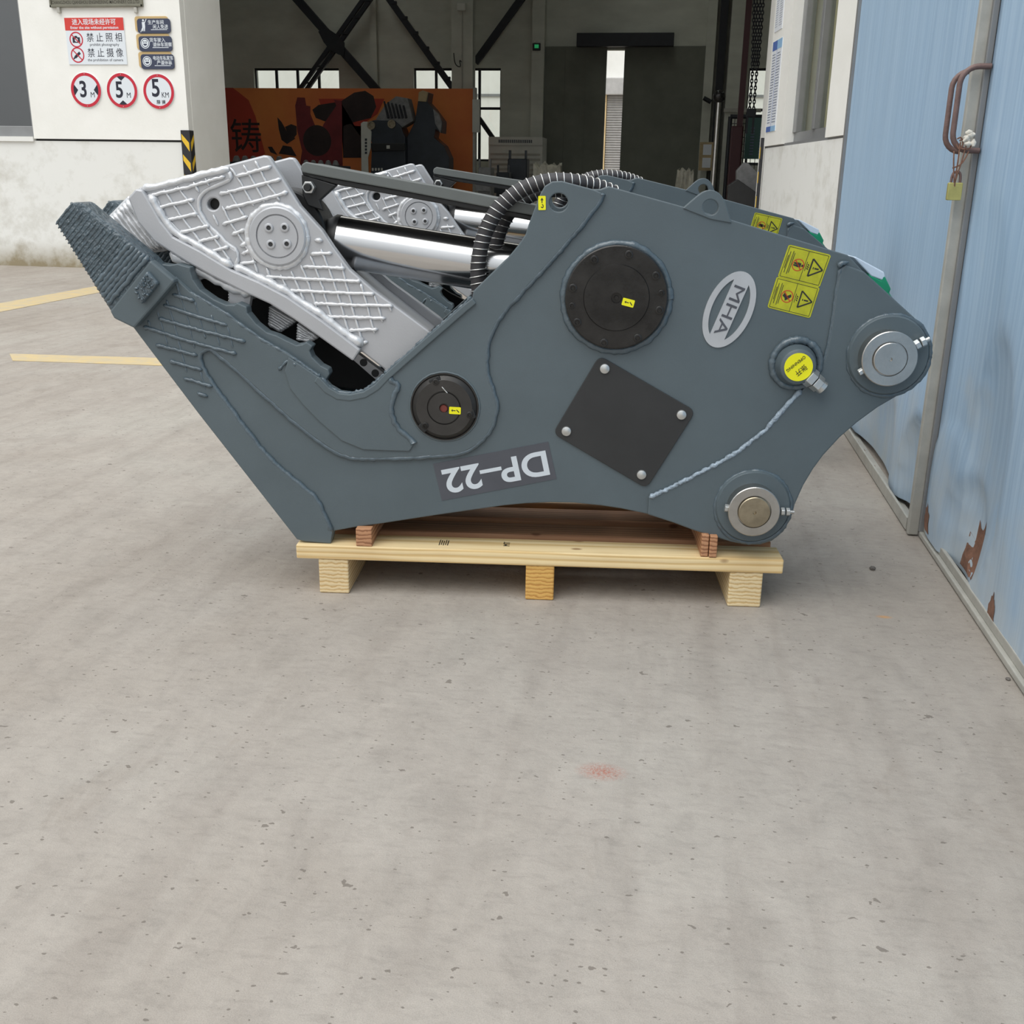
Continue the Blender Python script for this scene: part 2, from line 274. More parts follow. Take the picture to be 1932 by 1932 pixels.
# ------------------------------------------------------------------ mesh helpers
class MB:
    def __init__(s): s.v = []; s.f = []
    def add(s, vs, fs):
        b = len(s.v); s.v += [tuple(q) for q in vs]; s.f += [tuple(b+i for i in f) for f in fs]; return s
    def box(s, a, b):
        x0, y0, z0 = a; x1, y1, z1 = b
        return s.add([(x0, y0, z0), (x1, y0, z0), (x1, y1, z0), (x0, y1, z0), (x0, y0, z1), (x1, y0, z1), (x1, y1, z1), (x0, y1, z1)],
              [(0, 3, 2, 1), (4, 5, 6, 7), (0, 1, 5, 4), (1, 2, 6, 5), (2, 3, 7, 6), (3, 0, 4, 7)])
    def prism(s, loop, v0, v1, holes=()):
        def area(q): return sum(q[i][0]*q[(i+1) % len(q)][1]-q[(i+1) % len(q)][0]*q[i][1] for i in range(len(q)))
        loops = [list(loop) if area(loop) > 0 else list(loop)[::-1]]+[list(h) if area(h) < 0 else list(h)[::-1] for h in holes]
        if len(loops) == 2:             # one hole: join it to the rim by a slit so that the face stays one clean n-gon
            A_, B_ = loops; i, j = min(((i, j) for i in range(len(A_)) for j in range(len(B_))), key=lambda t: (A_[t[0]][0]-B_[t[1]][0])**2+(A_[t[0]][1]-B_[t[1]][1])**2)
            ring = A_[i:]+A_[:i+1]+B_[j:]+B_[:j+1]; n = len(ring); na = len(A_)
            vs = [(p[0], v0, p[1]) for p in ring]+[(p[0], v1, p[1]) for p in ring]
            fs = [tuple(range(n)), tuple(range(2*n-1, n-1, -1))]+[(k, k+n, k+n+1, k+1) for k in range(n-1) if k != na]
            return s.add(vs, fs)
        flat = [p for q in loops for p in q]; n = len(flat)
        vs = [(p[0], v0, p[1]) for p in flat]+[(p[0], v1, p[1]) for p in flat]; fs = []
        if holes:
            for t in tessellate_polygon([[Vector((p[0], p[1], 0)) for p in q] for q in loops]):
                a, b, c = [flat[i] for i in t]
                if (b[0]-a[0])*(c[1]-a[1])-(b[1]-a[1])*(c[0]-a[0]) < 0: t = t[::-1]
                fs.append(tuple(t)); fs.append(tuple(i+n for i in t[::-1]))
        else:
            fs.append(tuple(range(n))); fs.append(tuple(range(2*n-1, n-1, -1)))
        b = 0
        for q in loops:
            k = len(q)
            for i in range(k):
                j = (i+1) % k; fs.append((b+i, b+n+i, b+n+j, b+j))
            b += k
        return s.add(vs, fs)
    def tube(s, pts, r, n=8, cap=True, flat=None):
        pts = [Vector(p) for p in pts]; k = len(pts); rs = r if isinstance(r, (list, tuple)) else [r]*k; b = len(s.v)
        tang = [(pts[min(i+1, k-1)]-pts[max(i-1, 0)]).normalized() for i in range(k)]
        ref = Vector((0, 1, 0)) if abs(tang[0].y) < .9 else Vector((1, 0, 0)); nrm = tang[0].cross(ref).normalized()
        for i in range(k):
            t = tang[i]; nrm = (nrm-t*nrm.dot(t)).normalized(); bn = t.cross(nrm)
            for j in range(n):
                a = 2*math.pi*j/n; off = nrm*math.cos(a)*rs[i]+bn*math.sin(a)*rs[i]
                if flat: off = Vector((off.x, off.y*flat, off.z))
                s.v.append(tuple(pts[i]+off))
        for i in range(k-1):
            for j in range(n):
                s.f.append((b+i*n+j, b+i*n+(j+1) % n, b+(i+1)*n+(j+1) % n, b+(i+1)*n+j))
        if cap: s.f.append(tuple(b+j for j in range(n))[::-1]); s.f.append(tuple(b+(k-1)*n+j for j in range(n)))
        return s
    def lathe(s, c, prof, n=40, ax=1):       # prof: (radius, depth) along -axis y; c centre (x,y,z)
        b = len(s.v); k = len(prof)
        for r, d in prof:
            for j in range(n):
                a = 2*math.pi*j/n; q = [c[0]+r*math.cos(a), c[1]+d, c[2]+r*math.sin(a)]
                if ax == 0: q = [c[0]+d, c[1]+r*math.cos(a), c[2]+r*math.sin(a)]
                if ax == 2: q = [c[0]+r*math.cos(a), c[1]+r*math.sin(a), c[2]+d]
                s.v.append(tuple(q))
        for i in range(k-1):
            for j in range(n): s.f.append((b+i*n+j, b+(i+1)*n+j, b+(i+1)*n+(j+1) % n, b+i*n+(j+1) % n))
        s.f.append(tuple(b+j for j in range(n))); s.f.append(tuple(b+(k-1)*n+j for j in range(n))[::-1])
        return s
    def build(s, name, m, parent=None, smooth=None, bevel=0, seg=2, loc=None, rot=None):
        me = bpy.data.meshes.new(name); me.from_pydata(s.v, [], s.f); me.update()
        bm = bmesh.new(); bm.from_mesh(me); bmesh.ops.recalc_face_normals(bm, faces=bm.faces); bm.to_mesh(me); bm.free()
        if smooth:
            for p in me.polygons: p.use_smooth = True
            me.set_sharp_from_angle(angle=math.radians(smooth))
        me.materials.append(MATS[m]); o = bpy.data.objects.new(name, me); COL.objects.link(o)
        if parent: o.parent = parent
        if bevel:
            b = o.modifiers.new('bevel', 'BEVEL'); b.width = bevel; b.segments = seg; b.limit_method = 'ANGLE'; b.angle_limit = math.radians(38)
        if loc: o.location = loc
        if rot: o.rotation_euler = rot
        return o
def empty(name, loc=(0, 0, 0), rot=(0, 0, 0), parent=None):
    o = bpy.data.objects.new(name, None); COL.objects.link(o); o.location = loc; o.rotation_euler = rot; o.empty_display_size = .1
    if parent: o.parent = parent
    return o
def tag(o, label, cat, group=None):
    o['label'] = label; o['category'] = cat
    if group: o['group'] = group
    return o
def struct(o): o['kind'] = 'structure'; return o
def circ(c, r, n=40, rz=None, a0=0): return [(c[0]+r*math.cos(a0+2*math.pi*i/n), c[1]+(rz or r)*math.sin(a0+2*math.pi*i/n)) for i in range(n)]
def chaikin(pts, it=2, closed=False):
    for _ in range(it):
        q = [] if closed else [pts[0]]; n = len(pts)
        for i in range(n if closed else n-1):
            a = Vector(pts[i]); b = Vector(pts[(i+1) % n]); q += [tuple(a*.75+b*.25), tuple(a*.25+b*.75)]
        if not closed: q.append(pts[-1])
        pts = q
    return pts
def rrect(x0, y0, x1, y1, r, n=5):
    q = []
    for cx, cy, a in ((x1-r, y1-r, 0), (x0+r, y1-r, 90), (x0+r, y0+r, 180), (x1-r, y0+r, 270)):
        for i in range(n+1): t = math.radians(a+90*i/n); q.append((cx+r*math.cos(t), cy+r*math.sin(t)))
    return q
def rotp(pts, a, c=(0, 0)): return [(c[0]+x*math.cos(a)-y*math.sin(a), c[1]+x*math.sin(a)+y*math.cos(a)) for x, y in pts]
def text(name, body, size, m, parent, loc, ang=0, upright=True, base=None, sx=1.0, bold=0, rotz=0, extr=.0004):
    cu = bpy.data.curves.new(name, 'FONT'); cu.body = body; cu.size = size; cu.align_x = 'CENTER'; cu.align_y = 'CENTER'
    cu.offset = bold; cu.extrude = extr; cu.resolution_u = 3 if size < .03 or len(body) > 12 else 8
    t = bpy.data.objects.new(name, cu); COL.objects.link(t); bpy.context.view_layer.update()
    dg = bpy.context.evaluated_depsgraph_get(); me = bpy.data.meshes.new_from_object(t.evaluated_get(dg)); bpy.data.objects.remove(t)
    R = Matrix.Rotation(math.pi/2, 4, 'X') @ Matrix.Rotation(ang, 4, 'Z') @ Matrix.Diagonal((sx, 1, 1, 1))
    me.transform(R if upright else Matrix.Rotation(ang, 4, 'Z'))
    me.materials.clear(); me.materials.append(MATS[m]); o = bpy.data.objects.new(name, me); COL.objects.link(o)
    if parent: o.parent = parent
    o.location = loc; o.rotation_euler = (0, 0, rotz)
    return o
def bead_pts(pts3, r, step=.006, wob=.18):
    """resample a polyline and give it an uneven radius, like a run of weld"""
    out = []; rr = []; pts3 = [Vector(p) for p in pts3]
    for a, b in zip(pts3, pts3[1:]):
        n = max(1, int((b-a).length/step))
        for i in range(n): out.append(a.lerp(b, i/n))
    out.append(pts3[-1]); k = len(out)
    for i in range(k):
        e = 1.0
        if i == 0 or i == k-1: e = .45
        elif i in (1, k-2): e = 1.25
        rr.append(r*e*(1+random.uniform(-wob, wob)))
        if 0 < i < k-1: out[i] = out[i]+Vector((random.uniform(-1, 1), 0, random.uniform(-1, 1)))*r*.22
    return out, rr
def bead(name, pts3, r, m, parent, step=.007, wob=.18, n=6, flat=None):
    p, q = bead_pts(pts3, r, step, wob); return MB().tube(p, q, n, flat=flat).build(name, m, parent, smooth=70)
# ================================================================== THE SETTING
f_ = MB().box((-60, -40, -.3), (60, 80, 0)).build('floor', 'concrete'); struct(f_); f_['label'] = 'worn pale concrete yard with stains and pits'
# yellow paint lines on the yard
def floor_line(pxs, name, label):
    p = [onZ(*q) for q in pxs]; b = MB().add([(q.x, q.y, .0005) for q in p]+[(q.x, q.y, .003) for q in p], [(3, 2, 1, 0), (4, 5, 6, 7), (0, 1, 5, 4), (1, 2, 6, 5), (2, 3, 7, 6), (3, 0, 4, 7)])
    return tag(b.build(name, 'line_paint'), label, 'floor line')
floor_line([(-60, 601), (-60, 583), (330, 514), (330, 524)], 'painted_line', 'faded yellow line slanting across the concrete beside the white wall')
floor_line([(24, 681), (18, 668), (330, 677), (330, 691)], 'painted_line', 'worn yellow line painted on the concrete along a floor joint')
# --- left front wall of the workshop
YW = 12.4; XC = -5.85; ZL = 1.515; XWN = -7.86
wl = MB().box((-30, YW, 0), (XC, YW+1.1, ZL-.012)).build('wall_left', 'wall_lower'); struct(wl)
MB().box((XWN, YW-.02, ZL+.012), (XC, YW+1.1, 8.5)).build('upper_wall', 'wall_white', wl)
MB().box((XWN, YW+.03, ZL-.02), (XC-.02, YW+1.0, ZL+.02)).build('groove', 'black_matte', wl)
MB().box((XC-.03, YW+.1, 0), (XC+.003, YW+1.1, 8.5)).build('reveal_strip', 'wall_white', wl)
MB().box((-30, YW-.02, 4.2), (XWN, YW+1.1, 8.5)).build('upper_wall', 'wall_white', wl)
MB().box((-30, YW-.03, ZL-.02), (XWN-.01, YW+.25, ZL+.035)).build('window_sill', 'wall_lower', wl)
wn = struct(MB().box((-12.2, YW+.1, ZL+.03), (-12.12, YW+.18, 4.2)).build('window_1', 'frame_grey'))
for x0, x1, z0, z1 in ((-12.2, XWN, ZL+.035, ZL+.16), (-12.2, XWN, 4.05, 4.2), (XWN-.09, XWN, ZL+.16, 4.05), (-10.1, -10.0, ZL+.16, 4.05)):
    MB().box((x0, YW+.1, z0), (x1, YW+.18, z1)).build('window_frame', 'frame_grey', wn, bevel=.006)
for x0, x1 in ((-12.1, -10.1), (-10.0, XWN-.09)):
    MB().box((x0, YW+.13, ZL+.16), (x1, YW+.14, 4.05)).build('window_pane', 'glass_grey', wn)
MB().box((-30, YW+.0, ZL), (-12.2, YW+1.1, 4.2)).build('side_wall', 'wall_white', wl)
# --- workshop shell
YB = 27.0
def cells(xs, zs, openings, y0, y1):
    b = MB(); xs = sorted(set(xs)); zs = sorted(set(zs))
    for i in range(len(xs)-1):
        for k in range(len(zs)-1):
            cx, cz = (xs[i]+xs[i+1])/2, (zs[k]+zs[k+1])/2
            if not any(o[0] < cx < o[1] and o[2] < cz < o[3] for o in openings): b.box((xs[i], y0, zs[k]), (xs[i+1], y1, zs[k+1]))
    return b
bx = lambda x: onY(x, 130, YB).x
bz = lambda y, x=900: onY(x, y, YB).z
WZ0, WZ1 = 1.55, bz(128, 700)
OPEN = [(bx(478), bx(639), WZ0, WZ1), (bx(780), bx(945), WZ0, WZ1), (bx(1414), bx(1520), WZ0, WZ1), (bx(1029), bx(1327), 0, bz(93, 1170))]
wb = struct(cells([-20, 9]+[o[0] for o in OPEN]+[o[1] for o in OPEN], [0, 8.5, WZ0, WZ1, OPEN[3][3]], OPEN, YB, YB+.3).build('wall_back', 'wall_inner'))
struct(MB().box((-20.3, 13.5, 0), (-20, YB+.3, 8.5)).build('wall_side_far_left', 'wall_inner'))
struct(MB().box((9, 13.5, 0), (9.3, YB+.3, 8.5)).build('wall_side_far_right', 'wall_inner'))
SKY_ADDED = [(-16.5, -15.6), (-9, -8.1), (-1.5, -.6), (5, 5.9)]       # unseen roof-light strips, added to brighten the workshop
xs_ = sorted([-30, 9.3]+[q for s_ in SKY_ADDED for q in s_]); cm_ = MB()
for a_, b_ in zip(xs_, xs_[1:]):
    if (a_, b_) in SKY_ADDED:
        for y0_, y1_ in ((12.4, 15.0), (25.5, YB+.3)): cm_.box((a_, y0_, 8.5), (b_, y1_, 8.8))
    else: cm_.box((a_, 12.4, 8.5), (b_, YB+.3, 8.8))
cl_ = struct(cm_.build('ceiling', 'wall_inner'))
for a_, b_ in SKY_ADDED: MB().box((a_, 15.0, 8.6), (b_, 25.5, 8.62)).build('added_roof_light', 'glass', cl_)
P1 = Vector((.848, 12.465, 0)); P2 = Vector((1.25, 9.362, 0))
struct(MB().box((XC, YW, 5.2), (9, YW+1.1, 8.5)).build('wall_lintel', 'wall_white'))
for n_, (o, nx, nz) in enumerate(zip(OPEN[:3], (4, 4, 3), (2, 2, 2))):
    wf = struct(MB().box((o[0], YB+.1, o[2]), (o[1], YB+.16, o[2]+.05)).build('window_%d' % (n_+2), 'dark_steel'))
    MB().box((o[0], YB+.1, o[3]-.05), (o[1], YB+.16, o[3])).build('window_frame', 'dark_steel', wf)
    for i in range(nx+1):
        x = o[0]+(o[1]-o[0])*i/nx; MB().box((x-.03, YB+.1, o[2]+.05), (x+.03, YB+.16, o[3]-.05)).build('window_bar', 'dark_steel', wf)
    MB().box((o[0], YB+.105, bz(204)-.03), (o[1], YB+.155, bz(204)+.03)).build('window_bar', 'dark_steel', wf)
    for i in range(nx):
        for k in range(2):
            a = o[0]+(o[1]-o[0])*i/nx+.03; b = o[0]+(o[1]-o[0])*(i+1)/nx-.03; z0, z1 = ((o[2]+.05, bz(204)-.03), (bz(204)+.03, o[3]-.05))[k]
            MB().box((a, YB+.125, z0), (b, YB+.13, z1)).build('window_pane', 'glass', wf)
# pilasters on the back wall
for a, b, d in ((702, 714, .12), (1006, 1029, .3), (1329, 1346, .3), (1372, 1402, .45)):
    MB().box((bx(a), YB-d, 0), (bx(b), YB, 8.5)).build('pilaster', 'wall_inner', wb)
MB().box((bx(1352), YB-.3, 0), (bx(1366), YB, 8.5)).build('column_shadow_side', 'dark_steel', wb)  # dark strip standing for the shadow side of an I-beam column
MB().box((bx(1029), YB-.05, OPEN[3][3]-.02), (bx(1327), YB+.0, OPEN[3][3]+.12)).build('door_lintel', 'wall_inner', wb)
# sliding doors at the back
for k, (a, b) in enumerate(((1027, 1145), (1178, 1333))):
    d = struct(MB().box((bx(a), YB-.16, .03), (bx(b), YB-.06, OPEN[3][3]+.05)).build('door_%d' % (k+1), 'door_dark', bevel=.01))
    d['label'] = ('dark grey sliding door leaf left of the bright gap', 'dark grey sliding door leaf right of the bright gap')[k]
    for q in (.34, .67): MB().box((bx(a)+(bx(b)-bx(a))*q-.01, YB-.17, .05), (bx(a)+(bx(b)-bx(a))*q+.01, YB-.155, OPEN[3][3])).build('seam', 'door_dark', d)
    MB().box((bx(a)+.02, YB-.175, .05), (bx(b)-.02, YB-.155, .5)).build('kick_panel', 'door_dark', d)
hb = struct(MB().box((bx(1090), YB-.5, bz(92, 1170)), (bx(1269), YB-.3, bz(67, 1170))).build('door_track_cover_1', 'dark_steel', bevel=.01)); hb['label'] = 'long black track box above the dark sliding doors'  # cover of the sliding door track, kept with the fixed structure
MB().box((bx(1090)+.1, YB-.32, bz(90, 1170)), (bx(1269)-.1, YB-.0, bz(75, 1170))).build('wall_bracket', 'dark_steel', hb)
# outside, behind the workshop
YE = 46.0; bb = empty('white_building', (0, YE, 0)); tag(bb, 'pale building with a roller shutter seen through the gap between the dark doors', 'building')
MB().box((-40, 0, 0), (25, .3, 11)).build('wall', 'wall_white', bb); MB().box((-40, -.06, 4.4), (25, 0, 4.5)).build('band', 'frame_grey', bb)
sx0, sx1 = onY(1150, 200, YE-.1).x-.1, onY(1178, 200, YE-.1).x+.5; sz1 = onY(1160, 180, YE-.1).z
MB().box((sx0-.1, -.5, sz1), (sx1+.4, 0, sz1+.65)).build('shutter_box', 'shutter', bb, bevel=.03)
sm = MB()
for i in range(46): z = i*sz1/46; sm.add([(sx0, -.12, z), (sx1, -.12, z), (sx1, -.2, z+sz1/92), (sx0, -.2, z+sz1/92), (sx1, -.12, z+sz1/46), (sx0, -.12, z+sz1/46)], [(0, 1, 2, 3), (3, 2, 4, 5)])
sm.build('shutter_slats', 'shutter', bb)
MB().box((sx0-.28, -.25, 0), (sx0-.02, 0, sz1)).build('shutter_post', 'pine', bb)
# --- right white wall with the window (runs from the opening towards the blue doors)
dW = (P2-P1).normalized(); nW = Vector((dW.y, -dW.x, 0))      # nW points to the yard
if nW.x > 0: nW = -nW
aW = math.atan2(dW.y, dW.x)
def wall_local(p): q = p-P1; return q.dot(dW), q.dot(nW)
def sW(x, y):            # pixel on the white wall plane -> distance along it, height
    d = ray(x, y); t = (P1-CAM).dot(nW)/d.dot(nW); p = CAM+d*t; return (p-P1).dot(dW), p.z
rw = empty('wall_right', P1); rw.rotation_euler = (0, 0, aW); struct(rw)
# local frame: x along the wall to the camera, y = dW rotated +90 deg
sy = 1 if Vector((-dW.y, dW.x, 0)).dot(nW) > 0 else -1      # +1 when local +y faces the yard
def wbox(x0, x1, d0, d1, z0, z1): return MB().box((x0, min(sy*d0, sy*d1), z0), (x1, max(sy*d0, sy*d1), z1))
s1, s2 = sW(1474, 275)[0], sW(1556, 262)[0]; s3 = 8.0
wbox(0, s1, -.5, 0, ZL+.012, 8.5).build('upper_wall', 'wall_white', rw)
wbox(s2, s3, -.5, .0, ZL+.012, 8.5).build('upper_wall', 'wall_white', rw)
wbox(s1, s2, -.5, 0, 3.9, 8.5).build('upper_wall', 'wall_white', rw)
wbox(0, s3, -.5, -.015, 0, ZL-.008).build('lower_wall', 'wall_lower', rw)
wbox(0, s3, -.4, -.03, ZL-.02, ZL+.02).build('groove', 'frame_grey', rw)
wbox(s1, s2, -.35, -.30, ZL, 3.9).build('room_behind', 'blind', rw)
w5 = struct(wbox(s1, s2, -.2, -.12, ZL, ZL+.12).build('window_5', 'frame_grey')); w5.location = P1; w5.rotation_euler = (0, 0, aW)
for a, b, z0, z1, d in ((s1, s1+.14, ZL+.12, 3.9, -.1), (s2-.1, s2, ZL+.12, 3.9, -.12), (s1+(s2-s1)*.45, s1+(s2-s1)*.5, ZL+.12, 3.9, -.1), (s1, s2, 3.8, 3.9, -.12)):
    wbox(a, b, -.2, d, z0, z1).build('window_frame', 'frame_grey', w5, bevel=.006)
wbox(s1+.1, s2-.1, -.165, -.155, ZL+.12, 3.8).build('window_pane', 'glass', w5)
struct(MB().box((P1.x+.02, 12.5, 0), (9, 13.5, 8.5)).build('wall_jamb', 'wall_white'))
# --- blue sheet-metal doors on the right
def dent_dx(y, z, dents):
    dx = .0008*math.sin(y*23)+.0012*math.sin(y*7+z*.8)
    for (cy, cz, ry, rz, amp, p) in dents:
        q = ((y-cy)/ry)**2+((z-cz)/rz)**2
        if q < 1: dx += amp*(1-q)**p
    return dx
def sheet(name, y0, y1, x, parent, dents, zt=3.4, ny=70, nz=90):
    b = MB(); z0 = .03
    for k in range(nz+1):
        for j in range(ny+1):
            y = y0+(y1-y0)*j/ny; z = z0+(zt-z0)*(k/nz)**1.6; dx = dent_dx(y, z, dents)
            b.v.append((x+dx, y, z))
    for k in range(nz):
        for j in range(ny): a = k*(ny+1)+j; b.f.append((a, a+1, a+ny+2, a+ny+1))
    o = b.build(name, 'blue_sheet', parent, smooth=80); sm_ = o.modifiers.new('thick', 'SOLIDIFY'); sm_.thickness = .004; sm_.offset = 1 if False else 0
    return o
d3 = struct(empty('door_3', (0, 0, 0))); d3['label'] = 'light blue sheet metal sliding door between white wall and grey post'
sheet('blue_panel', 3.6, 6.33, .875, d3, [(4.55, .12, .45, .3, .035, .6), (3.85, .2, .35, .38, -.02, .7), (3.72, .08, .2, .3, .05, .5)])
MB().box((.835, 3.6, .005), (.845, 6.33, .05)).build('rail', 'galv', d3, bevel=.002)
MB().box((.845, 3.6, .005), (.89, 6.33, .012)).build('rail', 'galv', d3)
MB().box((.86, 6.3, .02), (.9, 6.36, 3.4)).build('edge_trim', 'frame_grey', d3)
MB().box((.93, 3.58, .005), (.94, 6.33, 3.4)).build('back_sheet', 'galv', d3)
d4 = struct(empty('door_4', (0, 0, 0))); d4['label'] = 'light blue dented sheet metal sliding door with grey edge post'
DEN4 = [(3.28, .62, .24, .5, .014, .6), (3.36, .2, .22, .24, -.012, .4), (3.02, .4, .2, .36, .035, .5), (2.6, .8, .34, .7, -.01, .8), (3.15, .12, .16, .2, .03, .5)]
sheet('blue_panel', .6, 3.53, .885, d4, DEN4)
MB().box((.833, 3.55, .004), (.868, 3.578, 3.4)).build('post', 'galv', d4, bevel=.004)
MB().box((.866, 3.535, .02), (.884, 3.56, 3.4)).build('post_lip', 'frame_grey', d4, bevel=.002)
MB().box((.94, .6, .005), (.95, 3.57, 3.4)).build('back_sheet', 'galv', d4)
MB().box((.868, .6, .004), (.886, 3.54, .022)).build('rail', 'galv', d4, bevel=.003)
MB().box((.880, .6, .022), (.892, 3.54, .05)).build('rail', 'galv', d4, bevel=.003)
for cy, r in ((3.49, .05), (3.08, .085), (2.74, .035)):
    n_ = 16; rr_ = [r*(.8+.45*random.random()) for _ in range(n_+1)]; bv = []; bf = []
    for k in range(7):
        for i in range(n_+1):
            a_ = math.pi*i/n_; f_k = k/6; y_ = cy+rr_[i]*f_k*math.cos(a_)*(1-.35*math.sin(a_)); z_ = .045+1.9*rr_[i]*f_k*math.sin(a_)
            y_ = min(y_, 3.528); bv.append((.885+dent_dx(y_, z_, DEN4)-.0035, y_, z_))
    for k in range(6):
        for i in range(n_): q_ = k*(n_+1)+i; bf.append((q_, q_+1, q_+n_+2, q_+n_+1))
    MB().add(bv, bf).build('rust_patch', 'rust', d4, smooth=60)
def u_handle(y, x0, x1, z0, z1, r, parent):
    pts = [(x1, y, z1), (x0+.05, y, z1)]+[(x0+.05-.05*math.sin(a), y, z1-.05+.05*math.cos(a)) for a in [math.pi/2*i/6 for i in range(1, 7)]]
    pts += [(x0+.05-.05*math.cos(a), y, z0+.05-.05*math.sin(a)) for a in [math.pi/2*i/6 for i in range(0, 7)]]+[(x1, y, z0)]
    return MB().tube(pts, r, 12).build('pull_handle', 'brown_bar', parent, smooth=60)
hz1, hz0 = onY(1835, 125, 3.52).z, onY(1815, 284, 3.52).z
u_handle(3.52, .797, .88, hz0, hz1, .0085, d4)
u_handle(3.63, .80, .88, onY(1790, 286, 3.63).z, onY(1815, 134, 3.63).z, .0085, d3)
# ================================================================== THE PULVERIZER
root = empty('concrete_pulverizer', ORG, (0, 0, TH))
VD, VB, VK = .012, .022, .05        # front of doubler plate, front of body plate, back of body plate
def P(pts, v): return [L2(x, y, v) for x, y in pts]
def P3(pts, v): return [L(x, y, v) for x, y in pts]
def rpx(c, r, v): return abs(L(c[0]+r, c[1], v).x-L(c[0]-r, c[1], v).x)/2
TIP = [(629, 1004), (624, 1026), (574, 1022), (560, 1018)]
LEFT = [(373.7, 780), (258.6, 628), (252, 619), (209, 588), (321, 530), (328, 522)]
JAW_TOP = [(359.5, 551.5), (424, 590), (494, 641), (540, 666), (605.6, 712)]
UU_ = [(621.6, 730), (640, 740.7), (660, 743), (686, 738), (707, 725), (725, 706), (875, 575), (891, 562), (893, 549.6), (917.7, 525), (961, 483), (980, 459.7), (991.6, 442), (998.8, 419), (1019, 367), (1027.8, 351), (1042, 342.3), (1059.7, 341.4), (1118, 357)]
RIGHT = [(1133, 357), (1148.8, 351.4), (1382.8, 415.6), (1566.6, 471.3), (1601.5, 481.6), (1631, 512.7), (1675, 552.8), (1724.4, 598), (1734.8, 608.4), (1747.7, 626.6), (1753, 644.7), (1755.5, 662.8), (1751.6, 686), (1740, 709.4), (1719, 732.7), (1688, 751), (1657, 769), (1618, 797.4), (1585, 826), (1554, 859.5), (1534.5, 886), (1516, 917), (1500, 953), (1496, 970), (1491, 982.6), (1478.6, 1004), (1457, 1021.4), (1435, 1028.6), (1407, 1028.6), (1379, 1023), (1348, 1013.7), (1308, 1001), (1270.6, 987), (1227, 973), (1171, 961.5), (1134, 956), (1084, 951), (1038, 950), (991, 952), (950, 956), (830, 973), (712, 991), (668, 997)]
HOLE = P([(x, y) for x, y in circ((1054, 382), 17.5, 28)], VD)
outline = P(TIP+LEFT+JAW_TOP+UU_+RIGHT, VD)
MB().prism(outline, VB, VK, [HOLE]).build('side_plate', 'paint', root, bevel=.003)
SEAM = [(1135, 364), (1136.5, 373), (1120, 396), (1083, 442), (1019, 515), (967, 570), (938, 605), (923.5, 636.5), (917, 671), (919, 709), (930.7, 738), (937, 763.5), (937, 779), (927, 810), (906, 836), (875, 854), (849, 859), (785, 862.5), (686, 866), (650, 860.6), (624, 847.6), (565, 805), (500, 746.7), (440, 693), (404, 661.7), (394, 657.5), (381.5, 661.7), (376, 673), (380, 689), (401, 725), (442, 780), (500, 856.7), (531, 886.4), (577.6, 922.7), (599.6, 943), (611, 970.6), (627, 1005.5)]
SEAM = chaikin(SEAM, 1)
MB().prism(P(SEAM+TIP[1:]+LEFT+JAW_TOP+UU_, VD), VD, VB, [HOLE]).build('doubler_plate', 'paint', root, bevel=.005)
pts = P3(SEAM, VB-.003); bead('weld_seam', pts, .0078, 'paint_weld', root, .010, .07, 8)
# smaller overlay below the throat
OV = [(733, 716), (746, 722), (752, 729), (741, 752), (738, 775), (745, 803), (779, 832), (781, 838), (773, 851), (735, 850), (686, 848), (645, 831), (603, 795), (572, 763), (548, 733), (538, 700), (545, 673)]
MB().prism(P(OV+[(605.6, 714)]+[(x, y+1) for x, y in UU_[:6]], VD), VD-.005, VD, ).build('throat_plate', 'paint', root, bevel=.003)
bead('weld_seam', P3(chaikin(OV[:8], 1), VD-.001), .008, 'paint_weld', root, .009, .12, 8)
bead('weld_seam', P3([(725, 706), (800, 640), (875, 575), (890, 560)], VD+.006), .0042, 'paint_weld', root, .006, .5)
bead('weld_seam', P3([(605, 712), (622, 729), (640, 740), (660, 742), (686, 737), (707, 724), (725, 706)], VD+.008), .0052, 'paint_weld', root, .006, .5)
bead('weld_seam', P3([(359.5, 551.5), (424, 590), (494, 641), (540, 666), (605.6, 712)], VD+.004), .0045, 'paint_weld', root, .007, .4)
bead('weld_patch', P3(Z((500, 280), 3.864, [(100, 1615), (160, 1550), (200, 1560), (235, 1585)]), VD-.001), .004, 'paint_weld', root, .005, .4)
rimp = [Vector(q) for q in [(600, 709), (606, 713), (621.6, 730), (640, 740.7), (660, 743), (686, 738), (707, 725), (725, 706), (800, 640), (875, 575), (891, 562)]]; off_ = []
for i in range(len(rimp)):
    t = (rimp[min(i+1, len(rimp)-1)]-rimp[max(i-1, 0)]).normalized(); off_.append(rimp[i]+Vector((-t.y, t.x))*13)
MB().prism(P([tuple(q) for q in rimp]+[tuple(q) for q in off_[::-1]], VD), VD-.0075, VD).build('throat_rim', 'paint', root, bevel=.003)
# doubler at the pin end, its weld line coloured pale for the reflection on it
PD = [(1224, 938), (1262, 922), (1301.6, 902), (1350, 878), (1394.8, 850), (1444.5, 811), (1488, 761), (1516, 734), (1545, 700), (1559, 670), (1567, 630), (1572, 593), (1578, 550), (1584, 512), (1596, 499)]
MB().prism(P(PD+[q for q in RIGHT[5:34]]+[(1222, 971.5)], VD), VD+.002, VB).build('pin_plate', 'paint', root, bevel=.005)
bead('weld_line', P3([(1225, 939), (1262, 922), (1301.6, 902), (1350, 877), (1394.8, 850), (1444.5, 811), (1488, 761), (1512, 736)], VD+.004), .0062, 'weld_glint', root, .007, .28, 7)
bead('weld_seam', P3(PD[7:], VD+.0075), .0055, 'paint_weld', root, .012, .06)
bead('weld_patch', P3([(1582, 505), (1588, 496), (1602, 495)], VD+.002), .005, 'paint_weld', root, .006, .4)
